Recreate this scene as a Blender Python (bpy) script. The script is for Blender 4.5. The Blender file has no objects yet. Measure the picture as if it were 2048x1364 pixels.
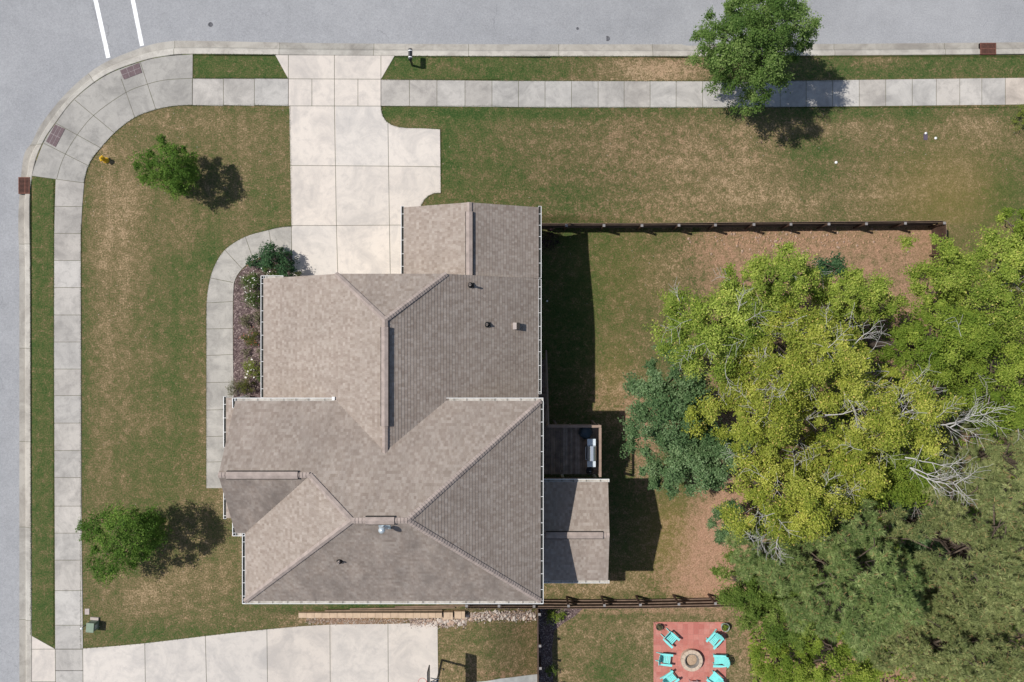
import bpy, math, random
import numpy as np
from mathutils import Vector
R=math.radians
# ---------------------------------------------------------------- camera, world, sun
C=bpy.context.scene
H=50.0; F=1700.0; CX,CY=1024.0,682.0
cam=bpy.data.cameras.new('camera'); co=bpy.data.objects.new('camera',cam); C.collection.objects.link(co)
co.location=(0,0,H); co.rotation_euler=(0,0,0); cam.sensor_width=36; cam.lens=F/2048*36; cam.clip_end=2000; cam.clip_start=0.5
C.camera=co
SX,SY=.59,-.155                       # shadow offset per metre of height
slen=math.hypot(SX,SY); elev=math.atan2(1,slen)
sdir=Vector((-SX,-SY,1)).normalized()
w=bpy.data.worlds.new('World'); C.world=w; w.use_nodes=True
nt=w.node_tree; bg=nt.nodes['Background']; sky=nt.nodes.new('ShaderNodeTexSky'); sky.sky_type='NISHITA'; sky.sun_disc=False
sky.sun_elevation=elev; sky.sun_rotation=math.atan2(sdir.x,sdir.y); sky.air_density=1.0; sky.dust_density=1.0
nt.links.new(sky.outputs[0],bg.inputs[0]); bg.inputs[1].default_value=0.098
sun=bpy.data.lights.new('sun','SUN'); sun.energy=4.4; sun.angle=R(.53); sun.color=(1,.965,.9)
so=bpy.data.objects.new('sun',sun); C.collection.objects.link(so); so.rotation_euler=sdir.to_track_quat('Z','Y').to_euler()
C.view_settings.view_transform='Standard'; C.view_settings.look='None'; C.view_settings.exposure=0.0; C.view_settings.gamma=1
try: C.cycles.max_bounces=6; C.cycles.transparent_max_bounces=4
except Exception: pass
rnd=random.Random(7); rng=np.random.default_rng(11)

# ---------------------------------------------------------------- helpers
def tag(o,label=None,cat=None,group=None,kind=None):
    if label: o['label']=label
    if cat: o['category']=cat
    if group: o['group']=group
    if kind: o['kind']=kind
    return o
def link(o,parent=None):
    C.collection.objects.link(o)
    if parent is not None: o.parent=parent
    return o
def thing(name,loc,label,cat,group=None,rz=0):
    o=bpy.data.objects.new(name,None); o.location=loc; o.rotation_euler=(0,0,rz); o.empty_display_size=.2
    link(o); return tag(o,label,cat,group)
def copy_tree(o,parent=None):
    c=o.copy(); link(c,parent)
    for ch in list(o.children): copy_tree(ch,c)
    return c
def ss(a,b,x):
    t=(x-a)/(b-a)
    t=np.clip(t,0,1) if isinstance(t,np.ndarray) else (0. if t<0 else 1. if t>1 else t)
    return t*t*(3-2*t)
def terr(x,y):
    zn=-1.4*ss(-6,16,x)
    zy=-(2.6-.9*ss(0,7,y))*ss(-3,2,x)
    zm=-1.7*ss(-6,9,x)
    t=ss(14.4,7.9,y); tf=ss(7.55,7.15,y)
    z=(zn*(1-t)+zm*t)*(1-tf)+zy*tf
    zs=-.8*ss(-18,-5,x)-1.8*ss(-2,3,x)
    t2=ss(-15.7,-16.2,y)
    return z*(1-t2)+zs*t2
def W(px,py,z): return ((px-CX)*(H-z)/F,(CY-py)*(H-z)/F)
def PX(px,py,fn=terr,dz=0.):
    z=0.
    for _ in range(30):
        x,y=W(px,py,z); z=.5*z+.5*(float(fn(x,y))+dz)
    x,y=W(px,py,z); return Vector((x,y,z))
def PZ(px,py,z): x,y=W(px,py,z); return Vector((x,y,z))

class MB:
    def __init__(s): s.v=[]; s.f=[]; s.m=[]; s.sm=[]
    def add(s,vs,fs,m=0,smooth=False):
        b=len(s.v); s.v+= [tuple(p) for p in vs]
        for f in fs: s.f.append([b+i for i in f]); s.m.append(m); s.sm.append(smooth)
        return s
    def box(s,a,b,m=0,rz=0,org=None):
        x0,y0,z0=a; x1,y1,z1=b
        vs=[(x0,y0,z0),(x1,y0,z0),(x1,y1,z0),(x0,y1,z0),(x0,y0,z1),(x1,y0,z1),(x1,y1,z1),(x0,y1,z1)]
        if rz:
            c,q=math.cos(rz),math.sin(rz); ox,oy=org or ((x0+x1)/2,(y0+y1)/2)
            vs=[(ox+(x-ox)*c-(y-oy)*q,oy+(x-ox)*q+(y-oy)*c,z) for x,y,z in vs]
        return s.add(vs,[(0,3,2,1),(4,5,6,7),(0,1,5,4),(1,2,6,5),(2,3,7,6),(3,0,4,7)],m)
    def beam(s,p,q,wd,ht,m=0,up=(0,0,1)):
        p=Vector(p);q=Vector(q);d=(q-p).normalized();u=Vector(up)
        if abs(d.dot(u))>.95: u=Vector((0,1,0))
        sd=d.cross(u).normalized()*wd/2; up2=sd.normalized().cross(d)*ht/2
        vs=[p-sd-up2,p+sd-up2,p+sd+up2,p-sd+up2,q-sd-up2,q+sd-up2,q+sd+up2,q-sd+up2]
        return s.add(vs,[(0,1,2,3),(7,6,5,4),(0,4,5,1),(1,5,6,2),(2,6,7,3),(3,7,4,0)],m)
    def tube(s,pts,rad,n=6,m=0,smooth=True,cap=True):
        pts=[Vector(p) for p in pts]
        if not hasattr(rad,'__len__'): rad=[rad]*len(pts)
        vs=[];fs=[]
        for i,p in enumerate(pts):
            d=(pts[min(i+1,len(pts)-1)]-pts[max(i-1,0)]).normalized()
            a=Vector((0,0,1)) if abs(d.z)<.9 else Vector((1,0,0))
            u=d.cross(a).normalized(); v=d.cross(u)
            for k in range(n):
                t=2*math.pi*k/n; vs.append(p+(u*math.cos(t)+v*math.sin(t))*rad[i])
        for i in range(len(pts)-1):
            for k in range(n):
                k2=(k+1)%n; fs.append((i*n+k,i*n+k2,(i+1)*n+k2,(i+1)*n+k))
        s.add(vs,fs,m,smooth)
        if cap:
            s.add(vs[:n],[tuple(range(n))],m); s.add(vs[-n:],[tuple(range(n))[::-1]],m)
        return s
    def lathe(s,c,prof,n=20,m=0,smooth=True):
        c=Vector(c); vs=[];fs=[]
        for r,z in prof:
            for k in range(n):
                t=2*math.pi*k/n; vs.append((c.x+r*math.cos(t),c.y+r*math.sin(t),c.z+z))
        for i in range(len(prof)-1):
            for k in range(n):
                k2=(k+1)%n; fs.append((i*n+k,i*n+k2,(i+1)*n+k2,(i+1)*n+k))
        return s.add(vs,fs,m,smooth)
    def poly(s,vs,m=0): return s.add(vs,[tuple(range(len(vs)))],m)
    def build(s,name,mats,parent=None,org=None):
        if not isinstance(mats,(list,tuple)): mats=[mats]
        me=bpy.data.meshes.new(name)
        o3=Vector(org) if org is not None else Vector((0,0,0))
        me.from_pydata([(x-o3.x,y-o3.y,z-o3.z) for x,y,z in s.v],[],s.f)
        for mt in mats: me.materials.append(mt)
        me.polygons.foreach_set('material_index',s.m); me.polygons.foreach_set('use_smooth',s.sm)
        me.validate(); me.update()
        o=bpy.data.objects.new(name,me)
        if org is not None: o.location=org
        return link(o,parent)
def recalc(o):
    import bmesh
    b=bmesh.new(); b.from_mesh(o.data); bmesh.ops.recalc_face_normals(b,faces=b.faces); b.to_mesh(o.data); b.free(); return o

# ---------------------------------------------------------------- materials
def newmat(name):
    m=bpy.data.materials.new(name); m.use_nodes=True; n=m.node_tree; return m,n,n.nodes['Principled BSDF']
def N(n,t,**k):
    x=n.nodes.new(t)
    for a,b in k.items():
        if isinstance(a,str) and hasattr(x,a): setattr(x,a,b)
    return x
def noise(n,vec,scale,detail=4,rough=.55,dist=0):
    x=n.nodes.new('ShaderNodeTexNoise'); x.inputs['Scale'].default_value=scale; x.inputs['Detail'].default_value=detail
    x.inputs['Roughness'].default_value=rough; x.inputs['Distortion'].default_value=dist
    n.links.new(vec,x.inputs['Vector']); return x.outputs['Fac']
def mth(n,op,a,b=None,c=None,clamp=False):
    x=n.nodes.new('ShaderNodeMath'); x.operation=op; x.use_clamp=clamp
    for i,v in enumerate((a,b,c)):
        if v is None: continue
        if isinstance(v,(int,float)): x.inputs[i].default_value=v
        else: n.links.new(v,x.inputs[i])
    return x.outputs[0]
def mr(n,v,a,b,c=0.,d=1.):
    x=n.nodes.new('ShaderNodeMapRange'); x.inputs[1].default_value=a; x.inputs[2].default_value=b; x.inputs[3].default_value=c; x.inputs[4].default_value=d
    n.links.new(v,x.inputs[0]); return x.outputs[0]
def mixc(n,fac,a,b,blend='MIX'):
    x=n.nodes.new('ShaderNodeMix'); x.data_type='RGBA'; x.blend_type=blend
    for s,v in ((x.inputs[0],fac),(x.inputs[6],a),(x.inputs[7],b)):
        if isinstance(v,(int,float)): s.default_value=v
        elif isinstance(v,tuple): s.default_value=(*v,1)
        else: n.links.new(v,s)
    return x.outputs[2]
def ramp(n,v,stops):
    x=n.nodes.new('ShaderNodeValToRGB'); e=x.color_ramp.elements
    while len(e)<len(stops): e.new(.5)
    for i,(p,c) in enumerate(stops): e[i].position=p; e[i].color=(*c,1)
    n.links.new(v,x.inputs[0]); return x.outputs[0]
def objc(n): return n.nodes.new('ShaderNodeTexCoord').outputs['Object']
def geo(n): return n.nodes.new('ShaderNodeNewGeometry')
def grey(n,v): 
    x=n.nodes.new('ShaderNodeCombineColor'); 
    for i in range(3): n.links.new(v,x.inputs[i])
    return x.outputs[0]
def bump(n,h,bs,strength=.5,dist=.02):
    x=n.nodes.new('ShaderNodeBump'); x.inputs['Strength'].default_value=strength; x.inputs['Distance'].default_value=dist
    n.links.new(h,x.inputs['Height']); n.links.new(x.outputs[0],bs.inputs['Normal'])
def simple(name,col,rough=.7,metal=0,var=.12,sc=6,bstr=.15,spec=.3,dirt=None):
    m,n,b=newmat(name); v=objc(n)
    a=noise(n,v,sc,5,.6); g=mr(n,a,.25,.75,1-var,1+var)
    c=mixc(n,1.0,col,grey(n,g),'MULTIPLY')
    if dirt:
        d=noise(n,v,sc*.35,6,.65); c=mixc(n,mr(n,d,.45,.7,0,.6),c,dirt)
    n.links.new(c,b.inputs['Base Color']); b.inputs['Roughness'].default_value=rough; b.inputs['Metallic'].default_value=metal
    b.inputs['Specular IOR Level'].default_value=spec
    if bstr: bump(n,noise(n,v,sc*6,3),b,bstr,.01)
    return m
def foliage(name,c1,c2,c3,trans=.34,sc=.6,dry=None):
    m,n,b=newmat(name); g=geo(n); v=objc(n)
    at=n.nodes.new('ShaderNodeAttribute'); at.attribute_name='clump'
    r0=g.outputs['Random Per Island']; r=mth(n,'ADD',mth(n,'MULTIPLY',r0,.62),mth(n,'MULTIPLY',at.outputs['Fac'],.38))
    c=ramp(n,r,[(0,c1),(.55,c2),(1,c3)])
    nz=noise(n,v,sc,3); c=mixc(n,mr(n,nz,.35,.65,0,.55),c,c1)
    if dry: c=mixc(n,mr(n,mth(n,'FRACT',mth(n,'MULTIPLY',r0,7.31)),.965,.97),c,dry)
    n.links.new(c,b.inputs['Base Color']); b.inputs['Roughness'].default_value=.65; b.inputs['Specular IOR Level'].default_value=.12
    t=n.nodes.new('ShaderNodeBsdfTranslucent'); n.links.new(c,t.inputs[0])
    mx=n.nodes.new('ShaderNodeMixShader'); mx.inputs[0].default_value=trans
    n.links.new(b.outputs[0],mx.inputs[1]); n.links.new(t.outputs[0],mx.inputs[2])
    n.links.new(mx.outputs[0],n.nodes['Material Output'].inputs[0]); return m
M={}
# lawn: colour attribute 'f' (R dryness, G soil, B yellowness)
def lawn():
    m,n,b=newmat('lawn'); at=n.nodes.new('ShaderNodeAttribute'); at.attribute_name='f'; sp=n.nodes.new('ShaderNodeSeparateColor'); n.links.new(at.outputs[0],sp.inputs[0])
    v=objc(n)
    n1=noise(n,v,.55,5,.6,.6); n2=noise(n,v,2.6,6,.7,.3); n3=noise(n,v,11,5,.75); n4=noise(n,v,38,3,.7)
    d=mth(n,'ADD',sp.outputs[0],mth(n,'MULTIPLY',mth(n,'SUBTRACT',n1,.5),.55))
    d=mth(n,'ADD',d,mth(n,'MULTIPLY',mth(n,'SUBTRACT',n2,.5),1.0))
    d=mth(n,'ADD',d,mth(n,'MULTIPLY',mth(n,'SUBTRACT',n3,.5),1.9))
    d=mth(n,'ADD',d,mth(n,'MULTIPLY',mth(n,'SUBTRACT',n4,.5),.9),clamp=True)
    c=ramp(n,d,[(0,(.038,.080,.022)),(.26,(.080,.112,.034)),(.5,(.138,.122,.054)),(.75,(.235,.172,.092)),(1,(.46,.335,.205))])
    c=mixc(n,mth(n,'MULTIPLY',sp.outputs[2],.5),c,(.22,.17,.05))
    s=mth(n,'ADD',sp.outputs[1],mth(n,'MULTIPLY',mth(n,'SUBTRACT',n2,.5),1.6)); s=mth(n,'ADD',s,mth(n,'MULTIPLY',mth(n,'SUBTRACT',n3,.5),1.3))
    soil=ramp(n,n3,[(.25,(.31,.175,.11)),(.5,(.42,.25,.165)),(.75,(.54,.34,.23))])
    c=mixc(n,mr(n,s,.15,1.05),c,soil)
    br=noise(n,v,17,4,.8); c=mixc(n,1.,c,grey(n,mr(n,br,.3,.7,.66,1.42)),'MULTIPLY')
    n.links.new(c,b.inputs['Base Color']); b.inputs['Roughness'].default_value=.95; b.inputs['Specular IOR Level'].default_value=.05
    bump(n,mth(n,'ADD',br,n4),b,.9,.05); return m
M['lawn']=lawn()
def concrete(name,base,stain,amt=.5,grain=.06):
    m,n,b=newmat(name); v=objc(n)
    at=n.nodes.new('ShaderNodeAttribute'); at.attribute_name='tone'
    st=noise(n,v,.5,7,.68,.8); c=mixc(n,mr(n,st,.44,.66,0,amt),base,stain)
    st2=noise(n,v,2.2,6,.7,.5); c=mixc(n,mr(n,st2,.5,.72,0,amt*.8),c,stain)
    c=mixc(n,1.,c,at.outputs[0],'MULTIPLY')
    g=noise(n,v,22,4,.8); c=mixc(n,1.,c,grey(n,mr(n,g,.3,.7,1-grain,1+grain)),'MULTIPLY')
    n.links.new(c,b.inputs['Base Color']); b.inputs['Roughness'].default_value=.9; b.inputs['Specular IOR Level'].default_value=.15
    bump(n,g,b,.12,.01); return m
M['conc']=concrete('weathered concrete',(.47,.44,.405),(.26,.245,.23),.72,.10)
M['drive']=concrete('clean concrete',(.615,.56,.505),(.43,.40,.375),.75,.05)
M['kerb']=concrete('kerb concrete',(.50,.47,.42),(.31,.285,.255),.85,.10)
M['joint']=simple('dark joint',(.13,.12,.09),.95,var=.4,sc=4,bstr=0,dirt=(.09,.11,.04))
def asphalt():
    m,n,b=newmat('asphalt'); v=objc(n)
    a=noise(n,v,.13,5,.6,.5); c=ramp(n,a,[(.3,(.272,.274,.285)),(.55,(.308,.309,.319)),(.8,(.35,.35,.357))])
    p=noise(n,v,1.1,7,.7,.4); c=mixc(n,1.,c,grey(n,mr(n,p,.3,.7,.93,1.06)),'MULTIPLY')
    g=noise(n,v,11,5,.95); c=mixc(n,1.,c,grey(n,mr(n,g,.3,.7,.74,1.28)),'MULTIPLY')
    vo=n.nodes.new('ShaderNodeTexVoronoi'); vo.feature='DISTANCE_TO_EDGE'; vo.inputs['Scale'].default_value=.10
    dv=n.nodes.new('ShaderNodeVectorMath'); dv.operation='ADD'; nn=n.nodes.new('ShaderNodeTexNoise'); nn.inputs['Scale'].default_value=.6; nn.inputs['Detail'].default_value=5
    n.links.new(v,nn.inputs['Vector']); sc=n.nodes.new('ShaderNodeVectorMath'); sc.operation='SCALE'; sc.inputs['Scale'].default_value=2.2
    n.links.new(nn.outputs['Color'],sc.inputs[0]); n.links.new(v,dv.inputs[0]); n.links.new(sc.outputs[0],dv.inputs[1]); n.links.new(dv.outputs[0],vo.inputs['Vector'])
    ck=mth(n,'MULTIPLY',mr(n,vo.outputs['Distance'],.0,.0035,1,0),mr(n,noise(n,v,.35,3),.52,.6,0,.45),clamp=True)
    c=mixc(n,ck,c,(.15,.15,.16))
    n.links.new(c,b.inputs['Base Color']); b.inputs['Roughness'].default_value=.92; b.inputs['Specular IOR Level'].default_value=.15
    bump(n,g,b,.25,.01); return m
M['asphalt']=asphalt()
def shingle():
    m,n,b=newmat('roof shingles'); uv=n.nodes.new('ShaderNodeUVMap'); uv.uv_map='uv'; v=objc(n)
    def brick(w_,off,c1,c2):
        t=n.nodes.new('ShaderNodeTexBrick'); n.links.new(uv.outputs[0],t.inputs['Vector'])
        t.inputs['Scale'].default_value=1; t.inputs['Brick Width'].default_value=w_; t.inputs['Row Height'].default_value=.17
        t.inputs['Mortar Size'].default_value=.0; t.inputs['Bias'].default_value=0; t.offset=off; t.offset_frequency=2; t.squash=.7; t.squash_frequency=3
        t.inputs['Color1'].default_value=(*c1,1); t.inputs['Color2'].default_value=(*c2,1); t.inputs['Mortar'].default_value=(.1,.09,.08,1)
        return t.outputs['Color']
    a=brick(.13,.37,(.290,.240,.208),(.350,.298,.266)); d=brick(.19,.61,(.86,.83,.80),(1.09,1.10,1.08))
    c=mixc(n,1.,a,d,'MULTIPLY')
    big=noise(n,v,.35,5,.6); c=mixc(n,1.,c,grey(n,mr(n,big,.3,.7,.93,1.07)),'MULTIPLY')
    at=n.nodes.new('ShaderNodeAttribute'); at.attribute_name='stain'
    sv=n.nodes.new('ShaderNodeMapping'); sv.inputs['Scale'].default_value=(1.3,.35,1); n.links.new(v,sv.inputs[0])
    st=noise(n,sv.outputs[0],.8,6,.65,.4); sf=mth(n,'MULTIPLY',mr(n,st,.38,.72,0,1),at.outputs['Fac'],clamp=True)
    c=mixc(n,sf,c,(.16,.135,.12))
    g=noise(n,v,30,3,.8); c=mixc(n,1.,c,grey(n,mr(n,g,.3,.7,.9,1.1)),'MULTIPLY')
    n.links.new(c,b.inputs['Base Color']); b.inputs['Roughness'].default_value=.93; b.inputs['Specular IOR Level'].default_value=.12
    bump(n,g,b,.2,.01); return m
M['shingle']=shingle()
M['cap']=simple('ridge shingles',(.34,.28,.25),.93,var=.25,sc=3,spec=.1)
M['flash_shade']=simple('dark flashing and painted vent shade',(.03,.025,.022),.8,bstr=0)
M['white']=simple('white aluminium',(.80,.80,.79),.45,var=.05,sc=1.5,bstr=0)
M['gutshade']=simple('painted gutter shade and dark straps',(.045,.045,.04),.9,var=.5,sc=12,bstr=0)
M['gutin']=simple('dusty gutter inside',(.46,.43,.39),.8,var=.25,sc=5,bstr=0,dirt=(.14,.12,.09))
M['siding']=simple('tan siding',(.55,.48,.38),.7,var=.06,sc=2)
M['soffit']=simple('white trim board',(.7,.7,.68),.6,var=.04,bstr=0)
M['glass']=simple('dark window glass',(.03,.04,.05),.08,var=.1,bstr=0,spec=.6)
M['door']=simple('painted door',(.30,.09,.06),.5,var=.06,bstr=0)
M['fence']=simple('dark brown fence stain',(.075,.042,.030),.85,var=.35,sc=3,bstr=.4,dirt=(.13,.085,.06))
M['fencetop']=simple('weathered fence edge',(.20,.14,.105),.9,var=.3,sc=3,bstr=.2)
M['post']=simple('grey post top',(.24,.225,.22),.85,var=.25,sc=8)
M['deck']=simple('dark stained decking',(.24,.18,.145),.8,var=.45,sc=3,bstr=.3)
M['deck2']=simple('darker decking board',(.19,.145,.12),.8,var=.45,sc=3,bstr=.3)
M['deck3']=simple('greyer decking board',(.27,.22,.19),.8,var=.45,sc=3,bstr=.3)
M['rail']=simple('reddish deck rail',(.30,.215,.17),.8,var=.2,sc=4,bstr=.2)
M['steel']=simple('brushed stainless steel',(.72,.76,.80),.32,.85,var=.06,bstr=0)
M['steel2']=simple('pale metal shelf',(.62,.68,.73),.5,.2,var=.06,bstr=0)
M['black']=simple('black enamel',(.02,.022,.028),.35,var=.2,bstr=0)
M['vinyl']=simple('dark blue vinyl cover',(.03,.05,.07),.5,var=.5,sc=4,bstr=.6)
M['rubber']=simple('black rubber',(.03,.03,.03),.7,bstr=0)
M['yellow']=simple('yellow hydrant paint',(.72,.42,.02),.45,var=.12,sc=8,bstr=.1)
M['green_box']=simple('pale green cabinet paint',(.20,.26,.19),.55,var=.1,bstr=0)
M['rust']=simple('rusty iron',(.17,.075,.055),.8,.2,var=.35,sc=9)
M['hole']=simple('dark drain opening',(.02,.015,.013),.95,bstr=0)
M['iron']=simple('dark iron lid',(.10,.10,.11),.7,.2,var=.25,sc=14)
M['paint']=simple('white road paint',(.84,.84,.84),.7,var=.10,sc=9,bstr=.1,dirt=(.5,.5,.5))
M['block']=simple('tan wall block',(.50,.37,.26),.9,var=.18,sc=3,bstr=.4)
M['timber']=simple('brown landscape timber',(.22,.15,.10),.9,var=.3,sc=3)
M['turq']=simple('turquoise paint',(.22,.68,.66),.55,var=.08,sc=4,bstr=0)
M['ring']=simple('pale fire ring stone',(.50,.40,.31),.9,var=.2,sc=5,bstr=.4)
M['ringin']=simple('sooty inner stone',(.19,.17,.15),.9,var=.3,sc=5,bstr=.4)
M['ash']=simple('wood chips and ash',(.40,.29,.20),.95,var=.5,sc=22,bstr=.9)
M['pot']=simple('grey green pot',(.30,.36,.34),.6,var=.15,bstr=0)
M['potdark']=simple('brown clay pot',(.16,.15,.10),.8,var=.2,bstr=0)
M['soil']=simple('potting soil',(.05,.035,.02),.95,var=.4,sc=20)
M['galv']=simple('galvanised metal',(.66,.72,.76),.4,.5,var=.06,bstr=0)
M['ochre']=simple('pale utility pad',(.42,.36,.33),.9,var=.1)
M['clear']=simple('clear acrylic board',(.55,.60,.60),.25,var=.05,bstr=0)
M['red']=simple('red rim paint',(.45,.06,.04),.5,bstr=0)
M['bark']=simple('brown bark',(.12,.09,.07),.95,var=.3,sc=5,bstr=.6)
M['pale']=simple('pale dead branch bark',(.46,.44,.42),.9,var=.2,sc=6,bstr=.2)
M['rock']=simple('pale rock',(.50,.43,.37),.9,var=.25,sc=3,bstr=.4)
M['rock2']=simple('pinkish rock',(.42,.30,.23),.9,var=.25,sc=3,bstr=.4)
M['soilstone']=simple('reddish flat stone',(.40,.25,.16),.9,var=.2,sc=3)
M['greyconc']=simple('pale grey streaked concrete',(.50,.51,.50),.9,var=.2,sc=2.5,bstr=.1,dirt=(.36,.38,.39))
M['roof2']=simple('grey neighbour shingles',(.37,.37,.38),.92,var=.16,sc=5,bstr=.3)
M['mulch']=None
def mulch():
    m,n,b=newmat('bark mulch'); v=objc(n)
    vo=n.nodes.new('ShaderNodeTexVoronoi'); vo.inputs['Scale'].default_value=16; n.links.new(v,vo.inputs['Vector'])
    sp=n.nodes.new('ShaderNodeSeparateColor'); n.links.new(vo.outputs['Color'],sp.inputs[0])
    c=ramp(n,sp.outputs[0],[(0,(.05,.03,.03)),(.5,(.12,.08,.078)),(.85,(.2,.145,.135)),(1,(.38,.30,.27))])
    n.links.new(c,b.inputs['Base Color']); b.inputs['Roughness'].default_value=.95; bump(n,vo.outputs['Distance'],b,.9,.04); return m
M['mulch']=mulch()
def pavers():
    m,n,b=newmat('red patio pavers'); v=objc(n)
    t=n.nodes.new('ShaderNodeTexBrick'); n.links.new(v,t.inputs['Vector']); t.offset=.5; t.offset_frequency=2
    for k,x in (('Scale',1),('Brick Width',.33),('Row Height',.33),('Mortar Size',.007),('Bias',0)): t.inputs[k].default_value=x
    t.offset=0.0
    t.inputs['Color1'].default_value=(.40,.13,.105,1); t.inputs['Color2'].default_value=(.49,.185,.15,1); t.inputs['Mortar'].default_value=(.33,.15,.12,1)
    g=noise(n,v,1.4,6,.7,.4); c=mixc(n,mr(n,g,.48,.7,0,.45),t.outputs['Color'],(.50,.29,.25))
    g2=noise(n,v,20,4,.8); c=mixc(n,1.,c,grey(n,mr(n,g2,.3,.7,.88,1.12)),'MULTIPLY')
    n.links.new(c,b.inputs['Base Color']); b.inputs['Roughness'].default_value=.9; bump(n,g2,b,.2,.01); return m
M['pavers']=pavers()
M['brickmat']=simple('dark brick red tactile plate',(.14,.10,.105),.85,var=.3,sc=8)
M['plateline']=simple('pale plate joint',(.35,.31,.31),.85,bstr=0)

# ---------------------------------------------------------------- draped sheets
def clip(poly,ax,val,keep_ge):
    out=[]; n=len(poly)
    for i in range(n):
        a=poly[i]; b=poly[(i+1)%n]
        ia=(a[ax]>=val) if keep_ge else (a[ax]<=val); ib=(b[ax]>=val) if keep_ge else (b[ax]<=val)
        if ia: out.append(a)
        if ia!=ib:
            t=(val-a[ax])/(b[ax]-a[ax]); out.append(tuple(a[k]+t*(b[k]-a[k]) for k in range(len(a))))
    return out
def area(p): return .5*sum(p[i][0]*p[(i+1)%len(p)][1]-p[(i+1)%len(p)][0]*p[i][1] for i in range(len(p)))
def drape(mb,poly,dz,cell=.5,m=0,skirt=0.,fn=terr):
    if area(poly)<0: poly=poly[::-1]
    xs=[p[0] for p in poly]; ys=[p[1] for p in poly]
    flat=(max(xs)<-6.5 and min(ys)>-15)
    cell=cell if not flat else 6.
    i0=math.floor(min(xs)/cell); i1=math.ceil(max(xs)/cell)
    for i in range(i0,i1):
        col=clip(clip(poly,0,i*cell,True),0,(i+1)*cell,False)
        if len(col)<3: continue
        j0=math.floor(min(p[1] for p in col)/cell); j1=math.ceil(max(p[1] for p in col)/cell)
        for j in range(j0,j1):
            c=clip(clip(col,1,j*cell,True),1,(j+1)*cell,False)
            if len(c)<3 or abs(area(c))<1e-6: continue
            mb.poly([(x,y,float(fn(x,y))+dz) for x,y in c],m)
    if skirt:
        n=len(poly)
        for k in range(n):
            a=poly[k]; b=poly[(k+1)%n]; L=math.hypot(a[0]-b[0],a[1]-b[1]); q=max(1,int(L/cell))
            for s in range(q):
                p=[a[t]+(b[t]-a[t])*s/q for t in (0,1)]; r=[a[t]+(b[t]-a[t])*(s+1)/q for t in (0,1)]
                za=float(fn(*p))+dz; zb=float(fn(*r))+dz
                mb.poly([(p[0],p[1],za),(p[0],p[1],za-skirt),(r[0],r[1],zb-skirt),(r[0],r[1],zb)],m)
def WP(pts): return [tuple(PX(a,b)[:2]) for a,b in pts]
def strip(mb,pts,wd,dz,m=0,world=False):
    p=pts if world else WP(pts)
    for a,b in zip(p[:-1],p[1:]):
        d=Vector((b[0]-a[0],b[1]-a[1])); 
        if d.length<1e-6: continue
        s=Vector((-d.y,d.x)).normalized()*wd/2
        drape(mb,[(a[0]+s.x,a[1]+s.y),(a[0]-s.x,a[1]-s.y),(b[0]-s.x,b[1]-s.y),(b[0]+s.x,b[1]+s.y)],dz,.5,m)
def tone(o,vals):      # per-face tone attribute
    at=o.data.attributes.new('tone','FLOAT_COLOR','FACE'); flat=[]
    for v in vals: flat+= [v[0],v[1],v[2],1]
    at.data.foreach_set('color',flat)
def slabs(name,polys,mat,tones,dz=.03,lines=(),lw=.028):
    mb=MB(); tn=[]
    for p,t in zip(polys,tones):
        drape(mb,p,dz,.5,0,.12); tn+= [t]*(len(mb.f)-len(tn))
    for l in lines: strip(mb,l,lw,dz+.004,1); tn+= [(1,1,1)]*(len(mb.f)-len(tn))
    o=mb.build(name,[mat,M['joint']]); assert len(o.data.polygons)==len(tn),(name,len(o.data.polygons),len(tn)); tone(o,tn); o['kind']='structure'; return o
def split(poly,xs,ys):
    out=[]; X=[-1e4]+[(x-CX)/34 for x in xs]+[1e4]; Y=[-1e4]+sorted((CY-y)/34 for y in ys)+[1e4]
    for x0,x1 in zip(X[:-1],X[1:]):
        c=clip(clip(poly,0,x0,True),0,x1,False)
        if len(c)<3: continue
        for y0,y1 in zip(Y[:-1],Y[1:]):
            d=clip(clip(c,1,y0,True),1,y1,False)
            if len(d)>=3 and abs(area(d))>.01: out.append(d)
    return out
def jt(lo=.86,hi=1.05,warm=.0):
    k=rnd.uniform(lo,hi); wv=rnd.uniform(-.015,.015)+warm; return (k*(1+wv),k,k*(1-wv))

# kerb polylines (photo-traced outline of the real kerb)
KO=[(37,1700),(36,1364),(36,900),(36,560),(34,450),(36,396),(44.5,313),(61,284),(82,244),(132,183),(198,129),(280,94),(330,82),(386,80),(595,84),(800,86),(1024,87),(1400,87),(1700,86),(2048,83),(2800,80)]
KI=[(65,1700),(64,1364),(62,900),(61,560),(59.5,450),(60.5,386),(70,325),(88,281),(109,249),(150,197),(211,150),(280,123),(330,112),(386,108),(595,110),(800,112),(1024,113),(1400,113),(1700,111),(2048,108),(2800,105)]
def dens(a,n=6):
    out=[]; 
    for i in range(len(a)-1):
        p0=a[max(i-1,0)];p1=a[i];p2=a[i+1];p3=a[min(i+2,len(a)-1)]
        long=math.dist(p1,p2)>250
        for k in range(n if not long else 10):
            t=k/(n if not long else 10)
            if long: out.append(tuple(p1[q]+(p2[q]-p1[q])*t for q in (0,1)))
            else: out.append(tuple(.5*(2*p1[q]+(p2[q]-p0[q])*t+(2*p0[q]-5*p1[q]+4*p2[q]-p3[q])*t*t+(3*p1[q]-p0[q]-3*p2[q]+p3[q])*t**3) for q in (0,1)))
    return out+[a[-1]]
ko=[Vector(p) for p in WP(dens(KO))]; ki=[Vector(p) for p in WP(dens(KI))]
roadline=[a.lerp(b,.85) for a,b in zip(ko,ki)]
roadpoly=[tuple(p) for p in roadline]+[(150,roadline[-1].y),(150,150),(-150,150),(-150,-150),(roadline[0].x,-150)]
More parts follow.
